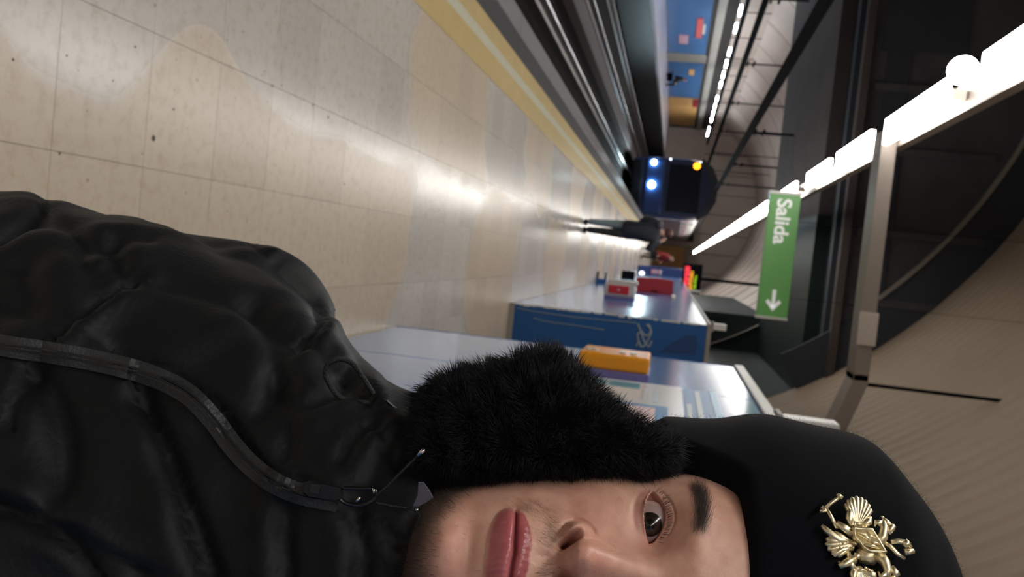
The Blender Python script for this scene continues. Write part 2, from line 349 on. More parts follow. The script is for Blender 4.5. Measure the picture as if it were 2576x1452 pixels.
ty = ty.build('wall_tympanum', 'dark_concrete', kind='structure')
def ring(r0, r1, y0, y1, name, m, s0=20):
    q = MB(); a = [math.radians(s0+(160-s0)*i/56) for i in range(57)]
    for i in range(56):
        p = [(XC+r*math.cos(t), y, ZC+r*math.sin(t)) for t in (a[i], a[i+1]) for r in (r0, r1) for y in (y0, y1)]
        q.quad(p[0], p[1], p[5], p[4]); q.quad(p[2], p[6], p[7], p[3]); q.quad(p[0], p[4], p[6], p[2]); q.quad(p[1], p[3], p[7], p[5])
    return q.build(name, m, ty)
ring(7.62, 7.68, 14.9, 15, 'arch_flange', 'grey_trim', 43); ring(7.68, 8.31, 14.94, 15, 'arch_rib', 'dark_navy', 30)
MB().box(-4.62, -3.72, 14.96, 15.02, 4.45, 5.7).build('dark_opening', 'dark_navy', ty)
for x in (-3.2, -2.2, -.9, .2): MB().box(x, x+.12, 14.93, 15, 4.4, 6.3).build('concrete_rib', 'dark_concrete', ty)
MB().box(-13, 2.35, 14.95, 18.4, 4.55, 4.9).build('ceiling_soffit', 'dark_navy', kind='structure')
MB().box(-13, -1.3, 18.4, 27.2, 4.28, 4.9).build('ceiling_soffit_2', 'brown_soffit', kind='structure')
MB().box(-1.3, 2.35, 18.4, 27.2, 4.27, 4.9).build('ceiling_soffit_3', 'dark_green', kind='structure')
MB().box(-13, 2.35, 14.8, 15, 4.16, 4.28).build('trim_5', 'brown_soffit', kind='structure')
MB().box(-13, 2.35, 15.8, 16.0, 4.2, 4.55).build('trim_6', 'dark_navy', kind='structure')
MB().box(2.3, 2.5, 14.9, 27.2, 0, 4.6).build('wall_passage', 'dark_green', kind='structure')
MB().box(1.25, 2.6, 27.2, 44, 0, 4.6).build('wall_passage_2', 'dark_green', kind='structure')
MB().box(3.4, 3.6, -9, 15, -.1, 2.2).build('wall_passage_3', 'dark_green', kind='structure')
MB().box(-14, 4, -9.2, -9, -1.3, 8).build('wall_rear', 'vault_grey', kind='structure')
# ------------------------------------------------------------------ lamp rows
lb = MB().cbox(-.09, .09, -.70, .70, -.022, .016, .006)
lt0 = empty('strip_light', (-1.08, 0, 2.95))
dfm = lb.build('diffuser', 'diffuser', lt0); dfm.matrix_basis = Matrix()
hs = MB().box(-.03, .03, -.72, .72, .0165, .09).build('housing', 'pale_metal', lt0); hs.matrix_basis = Matrix()
ys = [-7.6+1.85*i for i in range(6)] + [3.94, 5.93, 7.8, 9.62, 12.0, 13.55, 15.3]
while ys[-1] < 64: ys.append(ys[-1]+1.82)
names = {3.98: 'lit fluorescent strip light nearest in view, beyond the white globe lamp', }
for i, y in enumerate(ys):
    o = lt0 if i == 0 else copy_tree(lt0)
    o.location = (-1.08, y, 2.95)
    if y < 3: tag(o, 'lit strip light in the row overhead, behind the phone', 'light', 'strip lights overhead behind the phone')
    elif y < 15: tag(o, {3.94: 'lit white strip light nearest to the camera, cut by the top of the picture', 5.93: 'lit white strip light between the globe lamp and the grey cross beam', 7.8: 'lit white strip light just beyond the grey cross beam', 9.62: 'lit white strip light just before the green exit sign', 12.0: 'lit strip light overlapping the near corner of the green exit sign', 13.55: 'lit strip light directly behind the exit sign corner'}[y], 'light', 'strip lights over the near platform')
    else:
        k = i-12; od = ['first', 'second', 'third', 'fourth', 'fifth', 'sixth', 'seventh', 'eighth', 'ninth', 'tenth']
        if k < 10: tag(o, od[k]+' lit strip light in the long row receding beyond the exit sign corner', 'light', 'receding strip lights over the near platform')
        else: tag(o, 'tiny lit strip light at the far merged end of the row over the platform', 'light', 'distant strip lights over the near platform')
tag(MB().box(-1.16, -1.0, -8.5, 65, 3.048, 3.12).build('cable_tray', 'grey_metal'), 'grey cable tray carrying the row of strip lights over the platform', 'tray')
gl = empty('globe_lamp', (-1.145, 4.93, 2.95), label='round white globe lamp glowing in the row between two strip lights', cat='light')
MB().ball((-1.145, 4.93, 2.93), .075).build('globe', 'diffuser', gl, smooth=True)
MB().tube([(-1.145, 4.93, 2.99), (-1.145, 4.93, 3.046)], .03, 12).build('socket', 'grey_metal', gl)
l2 = empty('strip_light', (-10.2, 33, 3.12))
d2 = MB().cbox(-.07, .07, -.55, .55, -.06, .02, .01).build('diffuser', 'diffuser_far', l2); d2.matrix_basis = Matrix()
h2 = MB().box(-.03, .03, -.6, .6, .02, .08).build('housing', 'black_metal', l2); h2.matrix_basis = Matrix()
y = 19.0
k = 0
while y < 72:
    o = l2 if k == 0 else copy_tree(l2); o.location = (-10.2, y, 3.12); k += 1
    if y < 31: tag(o, 'strip light over the opposite platform, outside the picture', 'light', 'strip lights over the opposite platform')
    else: n9 = k-(NV if 'NV' in globals() else globals().setdefault('NV', k-1)); tag(o, ['first', 'second', 'third', 'fourth', 'fifth', 'sixth', 'seventh', 'eighth', 'ninth', 'tenth', 'eleventh', 'twelfth', 'thirteenth', 'fourteenth', 'fifteenth', 'sixteenth', 'seventeenth', 'eighteenth'][n9-1]+' small lit strip light over the opposite platform, counted from the nearest', 'light', 'strip lights over the opposite platform')
    y += 2.6 if k % 4 else 4.2
tag(MB().box(-10.28, -10.12, 18, 75, 3.2, 3.36).build('cable_tray', 'black_metal'), 'dark cable tray over the opposite platform holding its small lights', 'tray')
# ------------------------------------------------------------------ overhead conductor bars
def bar(X, z, lab, y9=88, hy=(24, 31.5, 39, 47, 56, 66)):
    o = empty('overhead_conductor', (X, 20, z), label=lab, cat='power rail', group='overhead conductors')
    MB().prism([(X-.07, z+.16), (X+.07, z+.16), (X+.07, z+.13), (X+.03, z+.1), (X+.03, z), (X-.03, z), (X-.03, z+.1), (X-.07, z+.13)], 'y', 8, y9).build('bar', 'black_metal', o)
    for y in hy:
        zt = ZC+math.sqrt(RV**2-(X-XC)**2) - .02 if y > 27 else 4.3
        q = MB().tube([(X, y, z+.45), (X, y, zt)], .03, 8); q.box(X-.03, X+.03, y-.35, y+.35, z+.40, z+.46); q.box(X-.03, X+.03, y-.35, y+.35, z+.2, z+.25)
        q.box(X-.02, X+.02, y-.03, y+.03, z+.1, z+.45); q.build('hanger', 'black_metal', o)
bar(-7.1, 3.12, 'black conductor bar hung over the far track'); bar(-3.66, 3.08, 'thick black conductor bar hung over the near track, above the train', 42.6, (24, 31.5, 39))
# ------------------------------------------------------------------ portal frame, hanger rod, wall posts
po = empty('portal_frame', (-.2, 6.85, 2.95), label='pale grey steel portal beam crossing above the platform, bent down at its right end', cat='beam')
MB().cbox(-1.11, .69, 6.72, 6.99, 2.94, 3.045, .004).build('crossbeam', 'grey_metal', po)
MB().prism([(.645, 2.94), (.69, 2.94), (1.05, 2.82), (1.36, 2.6), (1.42, 2.7), (1.09, 2.925), (.705, 3.045), (.645, 3.045)], 'y', 6.72, 6.99).build('knee', 'grey_metal', po)
MB().cbox(1.28, 1.46, 6.72, 6.99, 0, 2.68, .01).build('post', 'grey_metal', po)
MB().cbox(.19, .43, 6.70, 6.74, 2.93, 3.06, .006).build('clamp', 'pale_metal', po)
tag(MB().tube([(1.0, 9.5, 3.45), (1.0, 9.5, 4.92)], .018, 8).build('hanger_rod', 'black_metal'), 'thin dark rod hanging down from the ribbed vault', 'rod')
def wpost(Y, X, z1, lab, sx=.03, g=None):
    o = empty('wall_post', (X, Y, 2.02), label=lab, cat='post', group=g)
    MB().cbox(X-.012, X+.05, Y-.05, Y+.05, 2.02, z1, .006).build('post', 'white_trim', o); MB().cbox(X-.025, X+.07, Y-.07, Y+.07, 2.02, 2.04, .004).build('foot', 'grey_trim', o)
wpost(3.46, WALL+.0, 2.245, 'white post on top of the nearest blue wall, beside the fur hat')
wpost(E1+.06, WALL2-.01, 2.16, 'short white post on the corner of the second blue wall, by the passage')
wpost(21.5, WALL2-.01, 2.3, 'distant short pale post on top of the second blue wall')
# ------------------------------------------------------------------ exit sign
sg = empty('exit_sign', (-.2, 9.06, 2.58), label='long green hanging sign reading Salida with a white arrow', cat='sign')
MB().cbox(-.80, .41, 9.0, 9.12, 2.436, 2.726, .006).build('panel', 'sign_green', sg)
for x0, x1 in ((-.825, -.795), (.40, .425)): MB().cbox(x0, x1, 8.99, 9.13, 2.43, 2.732, .004).build('end_cap', 'white_trim', sg)
text_mesh('Salida', .19, 'lettering', 'sign_white', Matrix.Translation((-.755, 8.996, 2.515)) @ Matrix.Rotation(math.pi/2, 4, 'X') @ Matrix.Scale(1.03, 4, (1, 0, 0)), sg, bold=.0045)
ar = MB(); A = lambda pts: ar.prism([(p, q) for p, q in pts], 'y', 8.994, 9.0)
A([(.135, 2.563), (.31, 2.563), (.31, 2.597), (.135, 2.597)]); A([(.345, 2.58), (.255, 2.655), (.230, 2.63), (.292, 2.58), (.230, 2.53), (.255, 2.505)])
ar.build('arrow', 'sign_white', sg)
for x in (-.55, .2): MB().tube([(x, 9.06, 2.72), (x, 9.06, ZC+math.sqrt(RV**2-(x-XC)**2)-.01)], .0022, 6).build('hanger', 'black_metal', sg)
# ------------------------------------------------------------------ fittings on the near walls
ob = empty('help_point', (.5, 4.1, 1.38), label='orange yellow box on a mauve base fixed to the nearest blue wall', cat='box')
MB().cbox(.497, .535, 4.0, 4.34, 1.205, 1.53, .006).build('base', 'mauve_plate', ob)
MB().cbox(.425, .497, 4.0, 4.33, 1.21, 1.525, .012).build('cover', 'orange_box', ob)
for zz in (1.245, 1.275, 1.40, 1.45): MB().tube([(.427, 4.1, zz), (.415, 4.1, zz)], .016, 12).build('button', 'white_trim', ob)
ps = empty('line_map', (.52, 3.4, 1.3), label='white line map poster on the nearest blue wall, behind the fur ear flap', cat='poster')
def onwall(y0, y1, z0, z1, name, m, t, p=ps): MB().box(WALL-t, WALL, y0, y1, z0, z1).build(name, m, p)
onwall(2.55, 3.93, .85, 1.675, 'sheet', 'poster_white', .006)
onwall(3.74, 3.86, 1.10, 1.20, 'map_field', 'teal', .008); onwall(3.74, 3.86, 1.215, 1.36, 'map_field', 'teal', .008); onwall(3.72, 3.86, 1.37, 1.50, 'map_field', 'teal', .008)
onwall(3.42, 3.75, 1.515, 1.53, 'caption', 'poster_grey', .008); onwall(3.42, 3.75, 1.56, 1.58, 'caption', 'poster_grey', .008)
onwall(2.7, 3.32, 1.0, 1.62, 'panel', 'poster_blue', .008); onwall(2.75, 3.25, 1.1, 1.575, 'photo', 'poster_pink', .010)
hd = empty('wall_heading', (.52, 3.3, 1.74), label='blue strip with two pale text bars above the line map', cat='sign')
onwall(2.55, 3.93, 1.683, 1.82, 'strip', 'poster_blue', .004, hd); onwall(2.7, 3.86, 1.728, 1.748, 'text_bar', 'poster_grey', .007, hd); onwall(2.7, 3.48, 1.69, 1.708, 'text_bar', 'poster_grey', .007, hd)
onwall(2.55, 3.93, 1.79, 1.82, 'cyan_edge', 'cyan_stripe', .007, hd)
xb = empty('alarm_cabinet', (.42, 12.6, .9), label='white wall box with a red panel, on the second blue wall', cat='box')
MB().cbox(.33, .505, 12.5, 12.95, .68, 1.10, .015).build('cabinet', 'box_white', xb); MB().cbox(.505, .55, 12.5, 12.98, .68, 1.1, .01).build('base', 'mauve_plate', xb)
MB().cbox(.355, .475, 12.488, 12.51, .735, 1.02, .006).build('red_panel', 'red_face', xb); MB().box(.40, .43, 12.484, 12.49, .86, .90).build('symbol', 'pale_pink', xb)
MB().cbox(.28, .335, 12.52, 12.9, .72, 1.13, .02).build('door', 'box_white', xb)
rc = empty('hose_cabinet', (.42, 16.7, 1.3), label='plain dark red cabinet standing out from the second blue wall, past the white box', cat='cabinet')
MB().prism([(.545, .975), (.30, .955), (.275, 1.0), (.262, 1.3), (.275, 1.62), (.53, 1.64), (.545, 1.6)], 'y', 16.5, 16.9).build('body', 'dark_red', rc)
MB().box(.3, .52, 16.49, 16.5, .97, 1.63).build('door', 'dark_red', rc); MB().tube([(.5, 16.48, 1.25), (.5, 16.48, 1.36)], .012, 8).build('handle', 'black_metal', rc)
tag(MB().cbox(.505, .55, 14.6, 15.9, 1.62, 1.68, .004).build('label_rail', 'pale_metal'), 'pale horizontal strip on the blue wall just before the red cabinet', 'rail')
br = empty('floor_bracket', (.5, 19.2, 0), label='small black two-pronged bracket at the foot of the second blue wall', cat='bracket')
MB().cbox(.44, .55, 19.1, 19.2, .0, .23, .01).build('plate', 'blue_end', br)
for zz in (.03, .2): MB().cbox(.29, .46, 19.12, 19.17, zz-.02, zz+.02, .006).build('prong', 'black_metal', br)
br = empty('floor_bracket', (.4, 27, 0), label='tiny dark bracket lower on the wall beyond the white box', cat='bracket')
MB().cbox(.3, .55, 27, 27.1, .1, .5, .02).build('plate', 'black_metal', br)
rl = empty('reflection_glow', (.5, 41.9, .2), label='small round white glow standing for a light reflection at the foot of the navy wall end', cat='light')
MB().ball((.52, 41.8, .22), .12).build('lens', emis('glow_white', (.9, .95, 1), 3), rl, smooth=True); MB().box(.45, .6, 41.88, 41.98, .1, .34).build('glow_back', 'black_metal', rl)  # glowing ball and backing added to stand for a light reflection, no lamp here
sp = empty('red_notice', (.38, 41.95, .8), label='small pinkish red notice on the navy end of the farthest wall', cat='sign')
MB().cbox(.27, .47, 41.93, 41.98, .62, 1.02, .008).build('plate', 'red_face', sp); MB().box(.26, .48, 41.92, 41.94, 1.02, 1.12).build('white_edge', 'white_trim', sp); MB().box(.27, .47, 41.91, 41.93, .66, .98).build('print', 'pale_pink', sp)
# LED departure board
ld = empty('departure_board', (.4, 30, 2.2), label='black LED board with red, orange and green rows over the second wall', cat='display')
MB().cbox(-.12, .86, 30.0, 30.25, 1.93, 2.56, .02).build('case', 'black_metal', ld)
for nm, m, z0, z1, x0, x1 in (('red_row', 'led_red', 2.0, 2.17, -.03, .80), ('orange_row', 'led_orange', 2.18, 2.32, .12, .78), ('green_row', 'led_green', 2.33, 2.42, .25, .77)):
    q = MB(); st = .028
    for i in range(int((x1-x0)/st)):
        for j in range(int((z1-z0)/st)):
            if rng.random() < .82: q.box(x0+i*st, x0+i*st+.02, 29.985, 30.0, z0+j*st, z0+j*st+.02)
    tag(q.build(nm, m, ld), kind='stuff')
MB().cbox(.3, .4, 30.05, 30.2, 2.55, 4.9, .01).build('hanger', 'black_metal', ld)
# ------------------------------------------------------------------ train
T0, TX0, TX1 = 43.0, -5.12, -2.2; tc = (TX0+TX1)/2
tn = empty('metro_train', (tc, T0, -1.05), label='dark blue metro train arriving with its headlights on', cat='train')
def tprof(sc=1, zt=3.16):
    P = [(-1.36, -.75), (-1.46, .0), (-1.46, 1.9), (-1.36, 2.55), (-1.05, 2.95), (-.5, zt-.04), (0, zt), (.5, zt-.04), (1.05, 2.95), (1.36, 2.55), (1.46, 1.9), (1.46, 0), (1.36, -.75)]
    return [(tc+p*sc, q) for p, q in P]
def loft(profs, name, m, parent, smooth=True):
    n = len(profs[0][0]); q = MB(); q.v = [(p[0], y, p[1]) for pr, y in profs for p in pr]
    for i in range(len(profs)-1):
        for j in range(n): k2 = (j+1) % n; q.f.append((i*n+j, i*n+k2, (i+1)*n+k2, (i+1)*n+j))
    q.f.append(tuple(range(n))); q.f.append(tuple(reversed(range((len(profs)-1)*n, len(profs)*n)))); return q.build(name, m, parent, smooth=False)
loft([(tprof(.93, 3.02), T0), (tprof(.98, 3.12), T0+.25), (tprof(1.0), T0+.6)], 'cab', 'train_navy', tn)
loft([(tprof(1.0), T0+.6), (tprof(1.0), T0+34)], 'body', 'train_white', tn)
loft([([(tc-1.36, 2.56), (tc-1.05, 2.96), (tc, 3.2), (tc+1.05, 2.96), (tc+1.38, 2.56)], T0+.3), ([(tc-1.36, 2.56), (tc-1.05, 2.96), (tc, 3.2), (tc+1.05, 2.96), (tc+1.38, 2.56)], T0+34)], 'roof', 'train_roof', tn)
loft([([(tc-1.48, 2.45), (tc-1.1, 2.95), (tc-.5, 3.25), (tc+.5, 3.25), (tc+1.1, 2.95), (tc+1.48, 2.45), (tc+1.3, 2.4), (tc+.9, 2.75), (tc, 2.95), (tc-.9, 2.75), (tc-1.3, 2.4)], T0-.08), ([(tc-1.48, 2.45), (tc-1.1, 2.95), (tc-.5, 3.25), (tc+.5, 3.25), (tc+1.1, 2.95), (tc+1.48, 2.45), (tc+1.3, 2.4), (tc+.9, 2.75), (tc, 2.95), (tc-.9, 2.75), (tc-1.3, 2.4)], T0+.35)], 'roof_fairing', 'train_roof', tn)
MB().cbox(tc-1.15, tc+1.15, T0-.03, T0+.1, .95, 2.5, .05).build('windscreen', 'train_black', tn)
MB().cbox(tc-1.3, tc+1.3, T0-.05, T0+.1, -.15, .75, .08).build('blue_apron', 'train_blue', tn)
MB().cbox(tc-1.2, tc+1.2, T0-.02, T0+.2, -.8, -.3, .05).build('coupler_guard', 'black_metal', tn)
for x, z, r, m in ((-4.78, .19, .11, 'headlight'), (-3.72, .19, .15, 'headlight')):
    MB().tube([(x, T0-.10, z), (x, T0-.03, z)], r, 16).build('headlight', m, tn)
MB().tube([(-4.77, T0-.07, 2.2), (-4.77, T0-.0, 2.2)], .16, 16).build('marker_light', 'amber', tn)
MB().tube([(-5.0, T0-.03, .95), (-5.0, T0+.05, .95)], .05, 12).build('marker_light', 'glow_white', tn)
text_mesh('606', .34, 'number', 'poster_grey', Matrix.Translation((-3.55, T0-.035, 1.5)) @ Matrix.Rotation(math.pi/2, 4, 'X'), tn) if False else None
for k in range(8):
    y0 = T0+1.2+4*k
    MB().box(TX1-.01, TX1+.012, y0, y0+2.4, .75, 1.75).build('window', 'train_glass', tn); MB().box(TX1-.01, TX1+.02, y0+2.6, y0+3.7, -.05, 2.1).build('door', 'train_glass', tn)
MB().box(TX1-.01, TX1+.014, T0+.9, T0+33, 1.95, 2.08).build('red_line', 'pale_pink', tn)
mh = MB().tube([(TX1+.06, T0+.15, 1.75), (TX1+.16, T0-.0, 1.95), (TX1+.2, T0-.0, 2.35)], .035, 8); mh.build('mirror_arm', 'white_trim', tn)
# ================================================================== the person in front
def skin_mat():
    m = mat('skin', (.60, .36, .27), .46, spec=.45, sss=.12, bump=.10, bscale=900); nt = m.node_tree; b = nt.nodes['Principled BSDF']
    a = nt.nodes.new('ShaderNodeAttribute'); a.attribute_name = 'tone'
    g = nt.nodes.new('ShaderNodeNewGeometry'); n = nt.nodes.new('ShaderNodeTexNoise'); n.inputs['Scale'].default_value = 90; n.inputs['Detail'].default_value = 6
    nt.links.new(g.outputs['Position'], n.inputs[0])
    r = nt.nodes.new('ShaderNodeValToRGB'); r.color_ramp.elements[0].position = .3; r.color_ramp.elements[0].color = (.84, .74, .72, 1); r.color_ramp.elements[1].position = .65; r.color_ramp.elements[1].color = (1.06, 1.05, 1.05, 1)
    nt.links.new(n.outputs[0], r.inputs[0])
    mx = nt.nodes.new('ShaderNodeMix'); mx.data_type = 'RGBA'; mx.blend_type = 'MULTIPLY'; mx.inputs[0].default_value = 1
    nt.links.new(a.outputs['Color'], mx.inputs[6]); nt.links.new(r.outputs[0], mx.inputs[7]); nt.links.new(mx.outputs[2], b.inputs['Base Color'])
    rr = nt.nodes.new('ShaderNodeAttribute'); rr.attribute_name = 'shine'
    mr = nt.nodes.new('ShaderNodeMapRange'); mr.inputs[3].default_value = .52; mr.inputs[4].default_value = .22; nt.links.new(rr.outputs['Fac'], mr.inputs[0]); nt.links.new(mr.outputs[0], b.inputs['Roughness'])
skin_mat()
mat('hair_dark', (.030, .020, .015), .45); mat('hair_tip', (.09, .055, .035), .4)
mat('velvet', (.0028, .0034, .0055), .95, spec=.1, noise=.3, nscale=60, bump=.06, bscale=900); MATS['velvet'].node_tree.nodes['Principled BSDF'].inputs['Sheen Weight'].default_value = .035
mat('fur_black', (.0055, .006, .0075), .6, spec=.25); mat('fur_base', (.003, .0032, .004), 1, spec=0)
mat('gold', (1.0, .88, .60), .40, metal=1)
mat('gold_dark', (.30, .16, .06), .4, metal=1)
mat('nylon', (.0032, .0045, .0060), .6, spec=.24, bump=.10, bscale=260); MATS['nylon'].node_tree.nodes['Principled BSDF'].inputs['Sheen Weight'].default_value = .02
mat('zip_tape', (.018, .020, .023), .5, bump=.2, bscale=700); mat('zip_teeth', (.012, .013, .015), .35); mat('plastic_black', (.006, .006, .007), .28); mat('cord_black', (.008, .009, .010), .7, bump=.4, bscale=900)
mat('steel_bright', (.7, .7, .72), .2, metal=1); mat('grey_cloth', srgb(72, 70, 82), .6)
mat('trouser_cloth', (.012, .012, .015), .8); mat('shoe_black', (.01, .01, .01), .4)
HT = Vector((.1531, .4372, 1.5856))
HA = Matrix(((.8417, .5396, .0192), (-.5361, .8310, .1485), (.0642, -.1353, .9887)))
HM = Matrix.Translation(HT) @ HA.to_4x4() @ Matrix.Scale(.01, 4)     # head-local centimetres to the station
HMn = np.array(HM)
def h2w(P): P = np.asarray(P, float); return P @ HMn[:3, :3].T + HMn[:3, 3]
def hv(x, y, z): return HM @ Vector((x, y, z))
def pch(keys):                                                        # smooth curve through keys
    k = np.array(sorted(keys), float); x, y = k[:, 0], k[:, 1]; h = np.diff(x); d = np.diff(y)/h; m = np.zeros(len(x))
    for i in range(1, len(x)-1):
        m[i] = 0 if d[i-1]*d[i] <= 0 else (h[i-1]+h[i])*2/((h[i-1]+2*h[i])/d[i]+(2*h[i-1]+h[i])/d[i-1])/2*1.0 if False else (0 if d[i-1]*d[i] <= 0 else 2*d[i-1]*d[i]/(d[i-1]+d[i]))
    m[0], m[-1] = d[0], d[-1]
    def f(t):
        t = np.clip(np.asarray(t, float), x[0], x[-1]); i = np.clip(np.searchsorted(x, t)-1, 0, len(h)-1); u = (t-x[i])/h[i]
        return (2*u**3-3*u**2+1)*y[i]+(u**3-2*u**2+u)*h[i]*m[i]+(-2*u**3+3*u**2)*y[i+1]+(u**3-u**2)*h[i]*m[i+1]
    return f
def sst(a, b, t): u = np.clip((t-a)/(b-a), 0, 1); return u*u*(3-2*u)
def G(x, z, x0, z0, sx, sz): return np.exp(-((x-x0)/sx)**2-((z-z0)/sz)**2)
EYE = (2.93, 1.03, .06); ER = 1.2
person = empty('person', (.21, .56, 0), label='person in black puffer jacket and black fur hat with gold eagle badge, facing the camera', cat='person')
def eyelid(ax):
    t = (ax-1.68)/2.90; tc_ = np.clip(t, 0, 1); base = -.08+.18*tc_
    zu = base+.60*np.sin(np.pi*tc_**.85)**.72; zl = base-.44*np.sin(np.pi*tc_**1.08)**.8
    return t, zu, zl
def face_depth(x, z, yb):
    """x, z in cm on the face; yb depth of the bare skull there; returns depth and masks"""
    ax = np.abs(x)
    D = .34*G(ax, z, 2.7, 1.95, 2.0, .75)+.10*G(ax, z, 0, 1.7, 1.2, .8)
    D += -.62*G(ax, z, 1.75, .25, .75, .95)-.34*G(ax, z, 3.4, .25, 1.7, 1.15)
    D += .50*G(ax, z, 4.4, -2.3, 1.9, 1.5)-.12*G(ax, z, 4.6, -5.6, 1.5, 1.6)
    D += .62*G(ax, z, 0, -6.6, 2.7, 2.0)
    D += .42*G(ax, z, 0, -10.1, 1.5, 1.0)-.34*G(ax, z, 0, -8.95, 1.7, .5)
    # fold from the nose wing to the mouth corner
    zf = -3.3-(ax-2.0)*2.6; dl = (ax-2.0-(-3.3-z)/2.6); D += -.16*np.exp(-(dl/.28)**2)*sst(-7.3, -6.2, z)*sst(-3.1, -4.0, z)
    # philtrum
    D += -.10*G(ax, z, 0, -5.3, .24, .55)+.06*G(ax, z, .45, -5.4, .22, .6)
    # nose
    hn = pch([(1.6, 0), (.7, .06), (0, .28), (-1, .80), (-2, 1.36), (-2.9, 1.95), (-3.4, 2.22), (-3.75, 2.12), (-4.1, 1.55), (-4.4, .75), (-4.75, .18), (-5.2, 0)])(z)
    wn = pch([(1.6, .75), (0, .62), (-1, .74), (-2, .86), (-2.9, 1.02), (-3.4, 1.12), (-4.0, 1.0), (-4.6, .62), (-5.2, .6)])(z)
    rid = hn*np.exp(-(ax/wn)**2.5)
    ala = 1.25*np.exp(-((((ax-1.36)/.66)**2+((z+3.78)/.66)**2)**1.7))
    k = .14; nose = np.log(np.exp(rid/k)+np.exp(ala/k)+np.exp(0))*k - k*np.log(3)*np.exp(-(rid+ala)*4)
    D += np.maximum(nose, 0)
    D += -.16*np.exp(-((np.hypot((ax-1.36)/.86, (z+3.75)/.86)-1)/.13)**2)*sst(1.35, 1.8, ax)
    # nostrils: the opening runs up and out along the wing
    ca, sa = .62, .78; u = (ax-.93)*ca+(z+4.13)*sa; v = -(ax-.93)*sa+(z+4.13)*ca
    nos = np.exp(-(np.abs(u/.50)**3+np.abs(v/.235)**3)); D += -1.15*nos
    # lips
    tp = np.clip(1-(ax/2.42)**2, 0, 1); zs = -6.80-.10*(ax/2.4)**2+.05*np.exp(-(ax/.35)**2)
    zt = zs+(.90*tp**.62)*(1-.10*np.exp(-(ax/.34)**2))+.02; zb = zs-1.38*tp**.34-.02
    uu = (z-zs)/np.maximum(zt-zs, .02); ul = (zs-z)/np.maximum(zs-zb, .02)
    up = (uu >= 0)&(uu <= 1)&(ax < 2.42); lo = (ul > 0)&(ul <= 1)&(ax < 2.42)
    bu = np.where(up, np.sin(np.pi*np.clip(uu, 0, 1)**.75)**1.2, 0)*.22*tp**.5
    bl = np.where(lo, np.sin(np.pi*np.clip(ul, 0, 1)**.62)**.85, 0)*.52*tp**.45
    D += bu+bl-.34*np.exp(-((z-zs)/.085)**2)*sst(2.5, 2.2, ax)+.05*np.exp(-((z-zt)/.10)**2)*tp**.3*(ax < 2.3)
    D += -.18*G(ax, z, 2.62, -6.95, .35, .4)
    wr = np.where(lo, np.sin(x*21+np.sin(z*5)*.8)*.013*np.sin(np.pi*np.clip(ul, 0, 1)), 0)+np.where(up, np.sin(x*19+1)*.008, 0); D += wr
    lip = np.maximum(sst(0, .34, np.where(up, np.minimum(uu*5+.4, (1-uu)*1.9), 0)), sst(0, .40, np.where(lo, np.minimum(ul*5+.4, (1-ul)*1.7), 0)))*sst(2.42, 2.0, ax)
    y = yb-D
    # lids wrap the eyeball
    dx, dz = ax-EYE[0], z-EYE[2]; r2 = dx**2+dz**2; rl = ER+.15
    ylid = np.where(r2 < (rl*.97)**2, EYE[1]-np.sqrt(np.maximum(rl**2-r2, .01)), 9.)
    kk = .10; y2 = -kk*np.log(np.exp(-np.clip(y, -9, 9)/kk)+np.exp(-np.clip(ylid, -9, 9)/kk)); y = np.where(r2 < 4.2, y2, y)
    t, zu, zl = eyelid(ax); din = np.where((t > 0)&(t < 1), np.minimum(zu-z, z-zl), -1.)
    op = sst(-.035, .035, din)
    zc = zu+.40+.05*np.sin(np.pi*np.clip(t, 0, 1)); cr = np.exp(-((z-zc)/.055)**2)*sst(-.05, .2, t)*sst(1.15, .85, t); y = y+.075*cr
    y = y-.03*np.exp(-((z-zu-.09)/.11)**2)*sst(0, .15, t)*sst(1.05, .9, t)*(1-op)-.05*np.exp(-((z-zl+.07)/.08)**2)*sst(0, .15, t)*sst(1.05, .9, t)*(1-op)
    y = y+.07*np.exp(-((z-zl+.55)/.14)**2)*sst(0, .3, t)*sst(1.1, .8, t)
    yin = np.maximum(ylid, EYE[1]-ER)+.62; y = y*(1-op)+np.where(op > 0, np.minimum(yin, 1.3), y)*op
    return y, lip, op, nos, din, zu, zl, t
